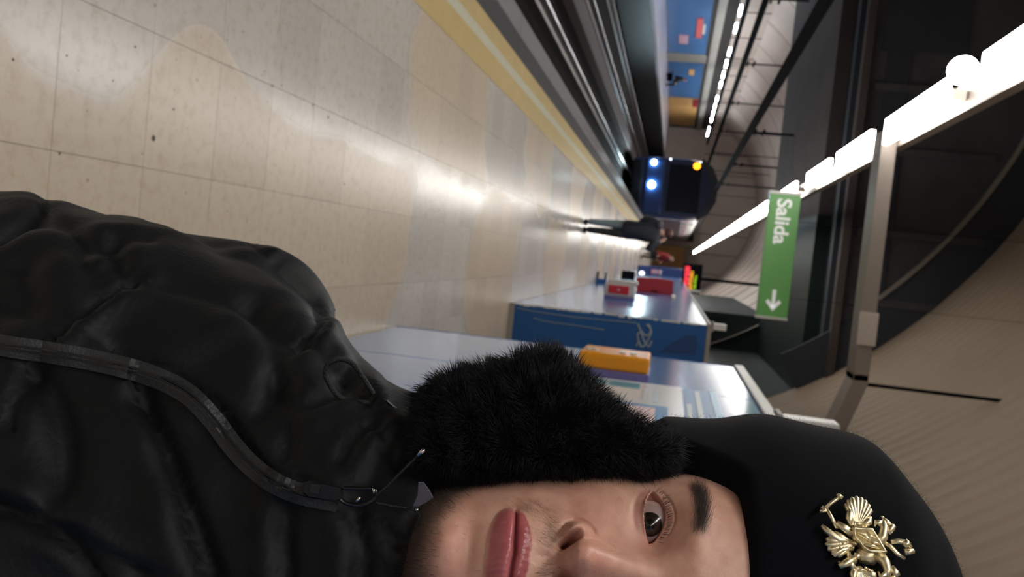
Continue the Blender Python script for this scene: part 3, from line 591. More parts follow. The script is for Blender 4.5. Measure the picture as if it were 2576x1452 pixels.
def build_head():
    # profile keys along the front, from the crown under the hat down to the neck
    K = [(9.0, 6.6, 1.6, 2.3), (6.0, 7.4, -.55, 2.35), (4, 7.5, -1.15, 2.4), (2.5, 7.45, -1.35, 2.45), (1.2, 7.35, -1.2, 2.45), (0, 7.25, -.80, 2.45), (-2, 7.15, -.62, 2.4), (-4.5, 6.75, -.85, 2.3), (-6.5, 6.3, -.95, 2.2), (-8.5, 5.9, -.75, 2.05), (-10.2, 5.5, -.80, 1.9), (-11.2, 5.25, -.25, 1.85), (-11.85, 5.1, .75, 1.85), (-12.2, 5.1, 2.0, 1.9), (-12.7, 5.3, 3.6, 2.0), (-14, 5.6, 4.2, 2), (-17, 6.0, 4.0, 2)]
    zk = [-k[0] for k in K]; fa = pch([(a, k[1]) for a, k in zip(zk, K)]); fy = pch([(a, k[2]) for a, k in zip(zk, K)]); fn = pch([(a, k[3]) for a, k in zip(zk, K)])
    zr = np.concatenate([np.linspace(9, 3.2, 20)[:-1], np.linspace(3.2, -12.3, 400)[:-1], np.linspace(-12.3, -17, 22)])
    # angles: dense over the face, coarse round the back
    th = np.concatenate([np.linspace(-math.pi, -1.25, 26)[:-1], np.linspace(-1.25, 1.25, 380)[:-1], np.linspace(1.25, math.pi, 26)])[:-1]
    Z, TH = np.meshgrid(zr, th, indexing='ij'); a = fa(-Z); yf = fy(-Z); n = fn(-Z); b = 8.5-yf
    s, c = np.sin(TH), np.cos(TH); e = 2/n
    X = a*np.sign(s)*np.abs(s)**e; back = c < 0; bb = np.where(back, np.where(Z > -9, 9.5, 9.5+(Z+9)*.55), b); bb = np.maximum(bb, 5.2)
    Yb = 8.5-bb*np.sign(c)*np.abs(c)**e
    fm = (np.abs(TH) < 1.3)&(Z < 6)
    y, lip, op, nos, din, zu, zl, t = face_depth(X, Z, Yb); wgt = sst(1.3, 1.1, np.abs(TH)); Y = np.where(fm, Yb+(y-Yb)*wgt, Yb)
    # ear stubs stay under the flaps; colours
    base = np.array([.65, .385, .295]); T = np.ones(X.shape+(3,))*base; ax = np.abs(X)
    def tint(m, col, k): T[:] = T+(np.array(col)-T)*(np.clip(m, 0, 1)*k)[..., None]
    tint(G(ax, Z, 3.9, -3.4, 2.0, 1.6), (.62, .31, .24), .55); tint(G(ax, Z, 0, -3.3, 1.5, 1.0), (.60, .28, .22), .6)
    tint(G(ax, Z, 5.2, -1.0, 1.6, 1.6), (.68, .46, .33), .6)
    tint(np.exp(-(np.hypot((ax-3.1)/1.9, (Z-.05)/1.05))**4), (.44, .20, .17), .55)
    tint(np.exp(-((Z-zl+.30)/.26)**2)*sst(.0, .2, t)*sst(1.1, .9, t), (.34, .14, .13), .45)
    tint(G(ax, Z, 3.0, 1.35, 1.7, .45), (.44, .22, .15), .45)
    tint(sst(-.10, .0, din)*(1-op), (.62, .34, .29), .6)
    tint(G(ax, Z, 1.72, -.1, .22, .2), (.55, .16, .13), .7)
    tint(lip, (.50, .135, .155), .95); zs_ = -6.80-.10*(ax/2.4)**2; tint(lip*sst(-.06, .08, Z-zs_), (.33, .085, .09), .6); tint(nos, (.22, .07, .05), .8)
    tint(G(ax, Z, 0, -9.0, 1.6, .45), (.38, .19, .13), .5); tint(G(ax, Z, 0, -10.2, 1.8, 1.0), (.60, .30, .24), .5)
    beard = sst(.0, 1, np.clip((ax-2.6)/2.2, 0, 1))*sst(-5.0, -7.5, Z)*sst(-8.6, -10.2, Z-.0*ax) + sst(-10.4, -11.5, Z)
    jaw = sst(-7.2, -9.6, Z-(ax-3.2)*.85)*sst(2.0, 3.6, ax); zb_ = pch([(0, -10.7), (1, -10.6), (2, -10.2), (3, -9.7), (4, -8.9), (5, -7.7), (6, -6.0), (8, -4)])(ax); beard = sst(.75, -.95, Z-zb_); tint(beard, (.07, .045, .034), .9)
    mus = G(ax, Z, 1.25, -5.05, 1.0, .42)+.6*G(ax, Z, 2.35, -6.1, .45, .6); tint(mus, (.34, .22, .15), .55)
    brow_c = 1.95+.42*np.sin(np.clip((ax-1.6)/3.6, 0, 1)*2.2)+.0*ax
    brow = np.exp(-np.abs((Z-brow_c)/.40)**3)*sst(1.75, 2.5, ax)*sst(5.4, 4.6, ax); tint(brow, (.055, .038, .03), .86)
    tint((Y < -9)*1.0, base, 0)
    shine = np.clip(1.0*G(ax, Z, .9, -2.6, .8, 1.6)+.9*G(ax, Z, 3.2, -1.75, 1.3, .6)+.8*lip*(Z > -7.9)+.35*G(ax, Z, 4.8, -.8, 1.2, 1.2)+.3*G(ax, Z, 0, 3.5, 3, 1.5), 0, 1)
    m, q = X.shape; V = np.stack([X, Y, Z], -1).reshape(-1, 3); idx = np.arange(m*q).reshape(m, q); nx = np.roll(idx, -1, 1)
    F = np.stack([idx[:-1], idx[1:], nx[1:], nx[:-1]], -1).reshape(-1, 4)
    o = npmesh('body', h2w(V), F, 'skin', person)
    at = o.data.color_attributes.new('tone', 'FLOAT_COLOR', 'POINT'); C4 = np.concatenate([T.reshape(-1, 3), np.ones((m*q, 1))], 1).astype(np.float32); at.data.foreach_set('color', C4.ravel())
    sh = o.data.attributes.new('shine', 'FLOAT', 'POINT'); sh.data.foreach_set('value', shine.astype(np.float32).ravel())
    P = h2w(V).reshape(m, q, 3); dz = np.gradient(P, axis=0); dx = np.gradient(P, axis=1); N = np.cross(dx, dz); N /= np.linalg.norm(N, axis=-1, keepdims=True)+1e-12
    return dict(P=P, N=N, X=X, Z=Z, Y=Y, beard=beard, mus=mus, brow=brow, TH=TH, lip=lip, op=op, nos=nos)
HD = build_head()
def flipN(P, N):                                                       # outward = away from the head's axis
    c = h2w([[0, 9, 0]])[0]; s = np.sign(np.sum((P-c)*N, -1, keepdims=True)); return N*s
HD['N'] = flipN(HD['P'], HD['N'])
def strands(name, P, D, L, R, m, parent, bend=None, k=3, seg=2, **kw):
    """tapered hairs from roots P along D with lengths L and root radii R, as one piece of geometry"""
    n = len(P); D = D/np.linalg.norm(D, axis=1, keepdims=True); a = np.cross(D, rng.normal(size=(n, 3))); a /= np.linalg.norm(a, axis=1, keepdims=True); b = np.cross(D, a)
    V = []; 
    for i in range(seg):
        u = i/seg; c = P+D*(L*u)[:, None]
        if bend is not None: c = c+bend*(L*u*u)[:, None]
        for j in range(k):
            an = 2*math.pi*j/k; V.append(c+(a*math.cos(an)+b*math.sin(an))*(R*(1-u*.6))[:, None])
    tip = P+D*L[:, None]
    if bend is not None: tip = tip+bend*L[:, None]
    V.append(tip); V = np.stack(V, 1); nv = seg*k+1; f3 = []
    base = (np.arange(n)*nv)[:, None]
    for i in range(seg-1):
        for j in range(k):
            j2 = (j+1) % k; f3 += [(i*k+j, i*k+j2, (i+1)*k+j2), (i*k+j, (i+1)*k+j2, (i+1)*k+j)]
    for j in range(k): f3.append(((seg-1)*k+j, (seg-1)*k+(j+1) % k, seg*k))
    F = (base[:, :, None]+np.array(f3)[None]).reshape(-1, 3)
    o = npmesh(name, V.reshape(-1, 3), F, m, parent, kind='stuff', **kw); return o
def pick(wt, n):
    w_ = wt.ravel()*np.broadcast_to(cellA, wt.shape).ravel(); w_ = np.where(w_ > 0, w_, 0); i = rng.choice(len(w_), n, p=w_/w_.sum()); return i
_dx = np.linalg.norm(np.roll(HD['P'], -1, 1)-HD['P'], axis=-1); _dz = np.linalg.norm(np.gradient(HD['P'], axis=0), axis=-1); cellA = _dx*_dz*(np.abs(HD['TH']) < 1.25)*(HD['Z'] < 4)*(1-HD['op'])
down = -np.array(HMn[:3, 2])*100*.01; down = down/np.linalg.norm(down)
side = np.array(HMn[:3, 0]); side = side/np.linalg.norm(side)
fwd = -np.array(HMn[:3, 1]); fwd = fwd/np.linalg.norm(fwd)
def hairs(name, wt, n, L0, L1, r, dirf, m, **kw):
    i = pick(wt, n); P = HD['P'].reshape(-1, 3)[i]; N = HD['N'].reshape(-1, 3)[i]; xs = HD['X'].ravel()[i]
    P = P+rng.normal(scale=.00025, size=P.shape); D = dirf(N, xs)+rng.normal(scale=.22, size=P.shape); D = D-N*np.minimum(0, np.sum(D*N, 1, keepdims=True))*1.1
    return strands(name, P, D, rng.uniform(L0, L1, n), np.full(n, r), m, person, bend=(down[None]*.25+rng.normal(scale=.1, size=P.shape)), **kw)
hairs('beard_hair', np.clip(HD['beard'], 0, 1)**1.1, 8200, .002, .0065, .00007, lambda N, x: N*.55+down*.8, 'hair_dark')
hairs('stubble', np.clip(HD['beard']*.35+.10*sst(-7.5, -9, HD['Z'])*sst(5.5, 1, np.abs(HD['X']))+.03*sst(-5.6, -8.0, HD['Z']), 0, 1)*(HD['lip'] < .1), 1300, .0012, .004, .00006, lambda N, x: N*.5+down*.9, 'hair_tip')
hairs('moustache', HD['mus']*(HD['lip'] < .1)*(HD['nos'] < .2), 620, .0015, .0036, .00005, lambda N, x: N*.45+down*.9+side*np.sign(x)[:, None]*.25, 'hair_tip')
hairs('eyebrow', np.clip(HD['brow'], 0, 1)**1.5, 1500, .004, .009, .00006, lambda N, x: N*.22+side*np.sign(x)[:, None]*1.0-down*.35, 'hair_dark')
# eyes and lashes
def eye_mat():
    m = mat('eyeball', (.62, .52, .49), .18, spec=.4, coat=.5); nt = m.node_tree; b = nt.nodes['Principled BSDF']; b.inputs['Coat Roughness'].default_value = .02
    tcx = nt.nodes.new('ShaderNodeTexCoord'); sp_ = nt.nodes.new('ShaderNodeSeparateXYZ'); nt.links.new(tcx.outputs['Object'], sp_.inputs[0])
    cb = nt.nodes.new('ShaderNodeCombineXYZ'); nt.links.new(sp_.outputs['X'], cb.inputs[0]); nt.links.new(sp_.outputs['Z'], cb.inputs[1])
    ln = nt.nodes.new('ShaderNodeVectorMath'); ln.operation = 'LENGTH'; nt.links.new(cb.outputs[0], ln.inputs[0])
    r = nt.nodes.new('ShaderNodeValToRGB'); mr = nt.nodes.new('ShaderNodeMapRange'); mr.inputs[2].default_value = .012; nt.links.new(ln.outputs['Value'], mr.inputs[0]); nt.links.new(mr.outputs[0], r.inputs[0])
    e = r.color_ramp.elements; e[0].position = .0; e[0].color = (.002, .002, .002, 1); e[1].position = 1; e[1].color = (.50, .34, .31, 1)
    for p, c in ((.20, (.002, .002, .002, 1)), (.23, (.022, .013, .009, 1)), (.44, (.016, .010, .008, 1)), (.485, (.006, .005, .005, 1)), (.53, (.36, .27, .255, 1)), (.8, (.36, .24, .22, 1))):
        q = e.new(p); q.color = c
    nt.links.new(r.outputs[0], b.inputs['Base Color'])
eye_mat()
for sx in (-1, 1):
    bm = bmesh.new(); bmesh.ops.create_uvsphere(bm, u_segments=64, v_segments=48, radius=.012)
    for v in bm.verts:                                                  # the cornea bulges
        rr_ = math.hypot(v.co.x, v.co.z)
        if v.co.y < 0 and rr_ < .0062: v.co.y -= .0011*(1-(rr_/.0062)**2)
    me = bpy.data.meshes.new('eyeball'); bm.to_mesh(me); bm.free(); me.shade_smooth(); me.materials.append(MATS['eyeball'])
    o = bpy.data.objects.new('eyeball', me); COL.objects.link(o); c = hv(sx*EYE[0], EYE[1], EYE[2]); d = (c-CAM-Vector((0, 0, .004))).normalized()
    o.matrix_basis = Matrix.Translation(c) @ d.to_track_quat('Y', 'Z').to_matrix().to_4x4(); setpar(o, person)
LP, LDr, LL = [], [], []
for sx in (-1, 1):
    for t_ in np.linspace(.05, .98, 120):
        ax_ = 1.68+2.90*t_
        for up_ in (1, 0):
            if not up_ and rng.random() < .35: continue
            _, zu_, zl_ = eyelid(np.array([ax_])); z_ = float(zu_[0])+.02 if up_ else float(zl_[0])-.02
            rr_ = ER+.12; yy = EYE[1]-math.sqrt(max(rr_**2-(ax_-EYE[0])**2-(z_-EYE[2])**2, .05))
            LP.append((sx*ax_, yy-.03, z_)); LDr.append((sx*(t_-.4)*.8, -1.0, (.45 if up_ else -.75))); LL.append(rng.uniform(.5, .75) if up_ else rng.uniform(.25, .4))
LP = h2w(LP); LDr = np.array(LDr) @ (HMn[:3, :3].T*100); LL = np.array(LL)*.01
strands('eyelashes', LP, LDr+rng.normal(scale=.12, size=LDr.shape), LL, np.full(len(LL), .00009), 'hair_dark', person, bend=np.array([[0, 0, .25]])+0*LP)
# ------------------------------------------------------------------ hat
hat = empty('fur_hat', tuple(hv(0, 9, 6))); setpar(hat, person)
fw_ = pch([(-1, 10.8), (2, 11.3), (4, 11.6), (8, 12.1), (12.5, 11.5), (15.1, 9.5), (17, 7.2), (18.1, 4.6), (18.6, 2.1), (18.75, .0)])
def build_crown():
    th = np.linspace(0, 2*math.pi, 160, endpoint=False); rows = 90; V = []
    zr_ = 1.0+3.8*sst(.70, .92, np.cos(th))-1.5*np.clip(-np.cos(th), 0, 1)        # the rim rises over the forehead
    def ringv(z, k, dy=0):
        n = 2.3; s, c = np.sin(th), np.cos(th); w_ = fw_(z)*k; dep = w_*np.where(c > 0, .90, .98)
        front = sst(4, 9, z)*.0
        return np.stack([w_*np.sign(s)*np.abs(s)**(2/n), 9-dep*np.sign(c)*np.abs(c)**(2/n)+dy, z], -1)
    for kk_, v in ((.80, .30), (.80, .12), (.815, .03), (.86, -.01), (.93, -.012), (.985, .0)): V.append(ringv(zr_+(18.75-zr_)*max(v, 0)-(.25 if v < 0 else 0), kk_))
    for v in np.linspace(.012, 1, rows): V.append(ringv(zr_+(18.75-zr_)*(1-(1-v)**1.7), 1.0))
    V = np.array(V); m, q, _ = V.shape
    cr = 1+.010*np.sin(V[..., 2]*1.1+np.arctan2(V[..., 0], -V[..., 1])*3)                # soft dents
    V[..., 0] *= cr; idx = np.arange(m*q).reshape(m, q); nx = np.roll(idx, -1, 1); F = np.stack([idx[:-1], nx[:-1], nx[1:], idx[1:]], -1).reshape(-1, 4)
    return npmesh('crown', h2w(V.reshape(-1, 3)), F, 'velvet', hat), V
crown, CV = build_crown()
# ear flap: a thick furry pad hanging beside the face, its rim turned outward
OUT = [(1046, 1300), (1074, 1270), (1130, 1245), (1200, 1230), (1300, 1222), (1400, 1220), (1500, 1220), (1600, 1222), (1650, 1215), (1690, 1190), (1706, 1145), (1700, 1120), (1680, 1108), (1640, 1086), (1580, 1050), (1520, 1004), (1470, 950), (1425, 903), (1375, 882), (1330, 893), (1270, 912), (1200, 930), (1130, 946), (1085, 966), (1058, 1000), (1046, 1050), (1038, 1120), (1034, 1210)]
def build_flap():
    cpx = np.array([1385., 1080.]); P = np.array(OUT, float); n = len(P); k = 6; Q = []
    for i in range(n):
        p0, p1, p2, p3 = P[i-1], P[i], P[(i+1) % n], P[(i+2) % n]
        for t_ in range(k):
            u = t_/k; Q.append(.5*((2*p1)+(p2-p0)*u+(2*p0-5*p1+4*p2-p3)*u*u+(3*p1-p0-3*p2+p3)*u**3))
    Q = np.array(Q); nq = len(Q)
    def dep(p): return .462+.05*np.clip((1200-p[..., 1])/320, -.1, 1.1)+.045*np.clip((p[..., 1]-1140)/90, 0, 1)**1.3
    V = []; rr_ = np.concatenate([np.linspace(.001, 1, 26), np.linspace(1, .001, 26)[1:]])
    for i, s_ in enumerate(rr_):
        p = cpx+(Q-cpx)*s_; th_ = .014*np.sqrt(max(0, 1-s_**4)); sg = -1 if i < 26 else 1; d = dep(p)+sg*th_
        V += [tuple(atD(x, y, dd)) for (x, y), dd in zip(p, d)]
    m = len(rr_); idx = np.arange(m*nq).reshape(m, nq); nx = np.roll(idx, -1, 1); F = np.stack([idx[:-1], nx[:-1], nx[1:], idx[1:]], -1).reshape(-1, 4)
    V = np.array(V); return V, F, nq
FV, FF, FQ = build_flap()
flap = npmesh('ear_flap', FV, FF, 'fur_base', hat)
def flap_fur(V):
    g = V.reshape(-1, FQ, 3); nrm = np.cross(np.roll(g, -1, 1)-g, np.gradient(g, axis=0)); nrm /= np.linalg.norm(nrm, axis=-1, keepdims=True)+1e-12
    cen = g.mean((0, 1)); s = np.sign(np.mean(np.sum((g-cen)*nrm, -1))); nrm *= s
    area = np.linalg.norm(np.cross(np.roll(g, -1, 1)-g, np.gradient(g, axis=0)), axis=-1); m = g.shape[0]; wt = area.copy(); wt[0] = wt[-1] = 0
    edge = np.zeros(m); edge[16:36] = 1; wt *= (1+1.6*edge)[:, None]
    n = 42000; i = rng.choice(wt.size, n, p=wt.ravel()/wt.sum()); P = g.reshape(-1, 3)[i]+rng.normal(scale=.0014, size=(n, 3)); N = nrm.reshape(-1, 3)[i]
    out = P-cen; out = out-N*np.sum(out*N, 1, keepdims=True); out /= np.linalg.norm(out, axis=1, keepdims=True)+1e-9
    cl = np.sin(P @ np.array([[310., 120, -90], [90, -260, 200], [-150, 80, 320]]).T)   # hairs clump together
    D = N*.8+out*.35+.38*cl+rng.normal(scale=.14, size=(n, 3)); L = rng.uniform(.005, .0095, n)
    return strands('fur', P, D, L, np.full(n, .00016), 'fur_black', hat, k=3, seg=2)
flap_fur(FV)
# the other flap, on the side turned away: the same pad mirrored across the face
Minv = np.array(HM.inverted()); FLo = FV @ Minv[:3, :3].T+Minv[:3, 3]; FLo[:, 0] *= -1; FV2 = h2w(FLo)
npmesh('ear_flap', FV2, FF[:, ::-1], 'fur_base', hat); flap_fur(FV2)
# short nap on the crown's edge
gC = h2w(CV.reshape(-1, 3)).reshape(CV.shape); nC = np.cross(np.roll(gC, -1, 1)-gC, np.gradient(gC, axis=0)); nC /= np.linalg.norm(nC, axis=-1, keepdims=True)+1e-12
cC = gC.mean((0, 1)); nC *= np.sign(np.sum((gC-cC)*nC, -1, keepdims=True)); aC = np.linalg.norm(np.cross(np.roll(gC, -1, 1)-gC, np.gradient(gC, axis=0)), axis=-1); aC[:6] = 0; aC[-1] = 0
nn = 40000; i = rng.choice(aC.size, nn, p=aC.ravel()/aC.sum()); P = gC.reshape(-1, 3)[i]+rng.normal(scale=.0012, size=(nn, 3)); N = nC.reshape(-1, 3)[i]
strands('nap', P, N+rng.normal(scale=.5, size=(nn, 3)), rng.uniform(.0005, .0012, nn), np.full(nn, .00008), 'fur_black', hat, k=3, seg=1)
# ------------------------------------------------------------------ eagle badge on the hat (relief, gold)
from mathutils.bvhtree import BVHTree
def bvh(o):
    me = o.data; return BVHTree.FromPolygons([v.co.copy() for v in me.vertices], [tuple(p.vertices) for p in me.polygons])
HATB = bvh(crown)
def cast(B, x, y, off=0):
    d = ray(x, y).normalized(); h = B.ray_cast(CAM, d)
    return (h[0]-d*off) if h[0] is not None else None
def castn(B, x, y):                                                      # nearest hit towards the body's middle
    for k_ in range(40):
        p = cast(B, x-k_*4, y+k_*4)
        if p is not None: return p
_c = cast(HATB, 2178, 1380)
_px = (cast(HATB, 2278, 1395)-cast(HATB, 2078, 1365)); BU = _px.normalized(); BS = _px.length/math.hypot(200, 30)
_n = HATB.ray_cast(CAM, (_c-CAM).normalized())[1]; BN = _n if _n.dot(CAM-_c) > 0 else -_n
BN = (BN+(CAM-_c).normalized()*.6).normalized(); BU = (BU-BN*BU.dot(BN)).normalized(); BR = BU.cross(BN)
if BR.dot(DI) < 0: BR = -BR
ia = 1/math.hypot(1, .15); ux, uy = ia, .15*ia                         # badge axis in the picture: up = (ux, uy), right = (-uy, ux)
def bp_(x, y, h=0):
    dx, dy = x-2178, y-1380; u = dx*ux+dy*uy; v = -dx*uy+dy*ux
    return _c+BU*(u*BS)+BR*(v*BS)+BN*(.0022+h)
badge = empty('badge', tuple(_c)); setpar(badge, hat)
GR = 1.12
def rel(name, strokes, m='gold'):
    q = MB()
    for pts, r in strokes:
        q.tube([bp_(x, y, h*.001) for x, y, h in pts], [k_*BS*GR for k_ in r], 8)
    return q
def feathers(cx_, cy_, a0, a1, n, l0, l1, r0=4, r1=6.6, mir=False):
    S = []
    for i in range(n):
        a = math.radians(a0+(a1-a0)*i/(n-1)); L = l0+(l1-l0)*math.sin(math.pi*(i+.7)/(n+.4)); dx, dy = math.cos(a), math.sin(a)
        S.append(([(cx_+dx*t*L, cy_+dy*t*L, 1.5+1.3*math.sin(3*t)) for t in (.0, .2, .4, .6, .8, .93, 1)], [r0, r0+1, r1*.7, r1*.9, r1, r1*.95, r1*.4]))
    return S
def mirror_px(S):                                                       # across the badge's own axis
    T_ = []
    for pts, r in S:
        Q = []
        for x, y, h in pts:
            dx, dy = x-2178, y-1380-4; u = dx*ux+dy*uy; v = -(-dx*uy+dy*ux); Q.append((2178+u*ux-v*uy, 1384+u*uy+v*ux, h))
        T_.append((Q, r))
    return T_
B1 = feathers(2160, 1335, -104, -44, 8, 56, 78)                        # wing: a fan of feathers
B1 += [([(2150, 1330, 2), (2145, 1312, 3), (2150, 1292, 3)], [7, 9, 5]), ([(2172, 1330, 2), (2190, 1322, 3), (2198, 1312, 2)], [8, 9, 4])]
import random as _rd
_rd.seed(3)
def scales(x0, y0, x1, y1, n, sp, r):                                     # small cast plumage beads
    return [([(x0+(x1-x0)*t+_rd.uniform(-sp, sp), y0+(y1-y0)*t+_rd.uniform(-sp, sp), 3.2), (x0+(x1-x0)*t+_rd.uniform(-sp, sp)+5, y0+(y1-y0)*t+_rd.uniform(-sp, sp)+2, 3.6)], [r, r*.6]) for t in [i/n for i in range(n)]]
B1 += scales(2148, 1326, 2184, 1332, 7, 6, 4)
legs = scales(2146, 1350, 2112, 1322, 5, 4, 3.5)+[([(2146, 1350, 2), (2128, 1335, 3), (2112, 1322, 3)], [10, 9, 6]), ([(2130, 1338, 3), (2120, 1330, 3), (2110, 1334, 2)], [5, 4, 3])]
head = scales(2200, 1372, 2222, 1336, 7, 4, 4)+[([(2200, 1375, 2), (2216, 1358, 3), (2222, 1340, 3.5), (2220, 1326, 3.5)], [13, 11, 9, 8]), ([(2218, 1330, 3.5), (2206, 1324, 3), (2202, 1334, 2.5)], [8, 5, 2.5]), ([(2228, 1352, 3), (2240, 1340, 3.2), (2246, 1334, 3)], [7, 8, 6]), ([(2224, 1316, 3), (2234, 1326, 3), (2242, 1338, 3)], [4, 5, 4]), ([(2224, 1315, 3), (2226, 1312, 3)], [5, 3])]
crown_ = [([(2232, 1372, 2.5), (2250, 1372, 3), (2266, 1376, 3), (2276, 1388, 3)], [5, 6, 6, 4]), ([(2262, 1374, 3), (2270, 1384, 3.5)], [9, 8]), ([(2258, 1398, 3), (2280, 1396, 3)], [8, 5])]
ribbon = [([(2214, 1372, 2), (2228, 1382, 2.5), (2240, 1400, 2.5), (2256, 1412, 2)], [5, 5, 5, 4])]
sceptre = [([(2110, 1334, 3), (2103, 1312, 3.5), (2094, 1288, 3.5)], [4, 4.5, 4]), ([(2092, 1286, 3.5), (2112, 1272, 3.5), (2130, 1262, 3.5)], [4, 4.5, 4]), ([(2130, 1261, 3.5), (2134, 1256, 3.5)], [8, 6]), ([(2084, 1282, 3), (2092, 1292, 3.2), (2078, 1293, 3)], [5, 6, 4]), ([(2138, 1264, 3.3), (2128, 1254, 3.3)], [5, 4])]
tail = scales(2140, 1376, 2096, 1372, 6, 7, 4)+feathers(2146, 1374, 152, 214, 7, 48, 70, 3.5, 6.6) + [([(2140, 1370, 2), (2110, 1362, 3), (2084, 1338, 3), (2076, 1326, 2.5)], [7, 8, 7, 4]), ([(2138, 1382, 2), (2110, 1386, 3), (2088, 1398, 3), (2100, 1396, 2)], [6, 7, 6, 4])]
orb = [([(2126, 1392, 2), (2126, 1415, 3), (2130, 1432, 3)], [6, 6, 7]), ([(2138, 1398, 2.5), (2150, 1404, 3)], [6, 7])]
body_ = [([(2150, 1352, -1), (2178, 1360, -2), (2206, 1372, -1)], [16, 24, 14]), ([(2150, 1400, -1), (2180, 1396, -2), (2206, 1386, -1)], [14, 24, 14])]
for nm, S in (('wing', B1), ('wing', mirror_px(B1)), ('eagle_leg', legs), ('eagle_leg', mirror_px(legs)), ('eagle_head', head), ('eagle_head', mirror_px(head)), ('crown_ornament', crown_), ('ribbon', ribbon), ('sceptre', sceptre), ('eagle_tail', tail), ('orb', orb), ('eagle_breast', body_)):
    o = rel(nm, S).build(nm, 'gold', None, smooth=True); o.name = nm; setpar(o, hat)
# small shield with a rim and a raised rider-like relief
sh = [(2145, 1336), (2190, 1342), (2212, 1399), (2172, 1396), (2159, 1386), (2150, 1370), (2142, 1362)]
q = MB(); n_ = len(sh); cxs = sum(p[0] for p in sh)/n_; cys = sum(p[1] for p in sh)/n_
for k_, (s_, h_) in enumerate(((1.0, .0), (1.0, .0062), (.90, .0066), (.86, .0052))):
    q.v += [tuple(bp_(cxs+(x-cxs)*s_, cys+(y-cys)*s_, h_)) for x, y in sh]
for k_ in range(3):
    for i in range(n_): j = (i+1) % n_; q.f.append((k_*n_+i, k_*n_+j, (k_+1)*n_+j, (k_+1)*n_+i))
q.f.append(tuple(3*n_+i for i in range(n_))); o = q.build('shield', 'gold', None); setpar(o, hat)
S = [([(2154, 1352, 5.4), (2170, 1362, 6), (2180, 1372, 5.6)], [2.5, 4, 2.5]), ([(2176, 1350, 5.4), (2180, 1360, 6), (2192, 1364, 5.4)], [2.5, 4, 2]), ([(2164, 1378, 5.4), (2180, 1382, 6), (2196, 1390, 5.4)], [2.5, 4.5, 2]), ([(2172, 1366, 5.6), (2188, 1376, 6), (2200, 1380, 5.4)], [2, 3.5, 2])]
o = rel('shield_relief', S).build('shield_relief', 'gold', None, smooth=True); setpar(o, hat)
for o in list(hat.children):
    if o.name.split('.')[0] in ('wing', 'eagle_leg', 'eagle_head', 'crown_ornament', 'ribbon', 'sceptre', 'eagle_tail', 'orb', 'eagle_breast', 'shield', 'shield_relief'): o['_b'] = 1
bits = [o for o in hat.children if o.get('_b')]
V, Fb, off_ = [], [], 0                                                 # the badge is one casting
for o in bits:
    V += [tuple(v.co) for v in o.data.vertices]; Fb += [tuple(off_+i for i in p.vertices) for p in o.data.polygons]; off_ = len(V)
for o in bits: bpy.data.objects.remove(o)
bpy.data.objects.remove(badge)
q = MB(); q.v, q.f = V, Fb; bd = q.build('badge', 'gold', hat, smooth=True, label='gold double headed eagle badge')
# ------------------------------------------------------------------ puffer jacket
BC = Vector((.212, .565, 0)); BYAW = math.radians(-38)
bR = Vector((math.cos(BYAW), math.sin(BYAW), 0)); bF = Vector((math.sin(BYAW), -math.cos(BYAW), 0))     # body's left (picture right), front
def bw(x, f, z): return BC+bR*x+bF*f+Vector((0, 0, z))
def loft_solid(secs, n=40, nexp=2.4):
    q = MB()
    for x, f, z, hw, hd in secs:
        for j in range(n):
            a = 2*math.pi*j/n; s, c = math.sin(a), math.cos(a)
            q.v.append(tuple(bw(x+hw*math.copysign(abs(s)**(2/nexp), s), f+hd*math.copysign(abs(c)**(2/nexp), c), z)))
    m = len(secs)
    for i in range(m-1):
        for j in range(n): k2 = (j+1) % n; q.f.append((i*n+j, i*n+k2, (i+1)*n+k2, (i+1)*n+j))
    q.f.append(tuple(reversed(range(n)))); q.f.append(tuple((m-1)*n+j for j in range(n))); return q
JK = loft_solid([(0, 0, .74, .20, .15), (0, 0, .80, .225, .17), (0, .005, .95, .222, .168), (0, .01, 1.10, .215, .165), (0, .012, 1.22, .200, .155), (0, .012, 1.29, .175, .14), (.003, .02, 1.335, .153, .125), (.006, .03, 1.37, .122, .112), (.008, .045, 1.40, .098, .10), (.01, .055, 1.468, .076, .088)])
def limb(pts, rs, q):
    P = []; R = []
    for i in range(len(pts)-1):
        for t_ in range(8): u = t_/8; P.append(pts[i].lerp(pts[i+1], u)); R.append(rs[i]+(rs[i+1]-rs[i])*u)
    P.append(pts[-1]); R.append(rs[-1]); q.tube(P, R, 24); q.ball(pts[0], rs[0], u=24, v=16); q.ball(pts[1], rs[1]*.99, u=24, v=16)
limb([bw(-.143, .0, 1.245), bw(-.188, -.02, 1.0), bw(-.20, .05, .80)], [.082, .076, .062], JK)
limb([bw(.16, .0, 1.285), bw(.225, -.02, 1.02), bw(.21, .06, .80)], [.082, .076, .062], JK)
tmp = JK.build('jk', 'nylon'); md = tmp.modifiers.new('r', 'REMESH'); md.mode = 'VOXEL'; md.voxel_size = .0048
sm_ = tmp.modifiers.new('s', 'SMOOTH'); sm_.factor = .5; sm_.iterations = 22
dg = bpy.context.evaluated_depsgraph_get(); dg.update(); jme = bpy.data.meshes.new_from_object(tmp.evaluated_get(dg)); bpy.data.objects.remove(tmp)
jme.name = 'jacket'; JV = np.empty(len(jme.vertices)*3, np.float32); jme.vertices.foreach_get('co', JV); JV = JV.reshape(-1, 3).astype(float)
JN = np.empty(len(jme.vertices)*3, np.float32); jme.vertices.foreach_get('normal', JN); JN = JN.reshape(-1, 3).astype(float)
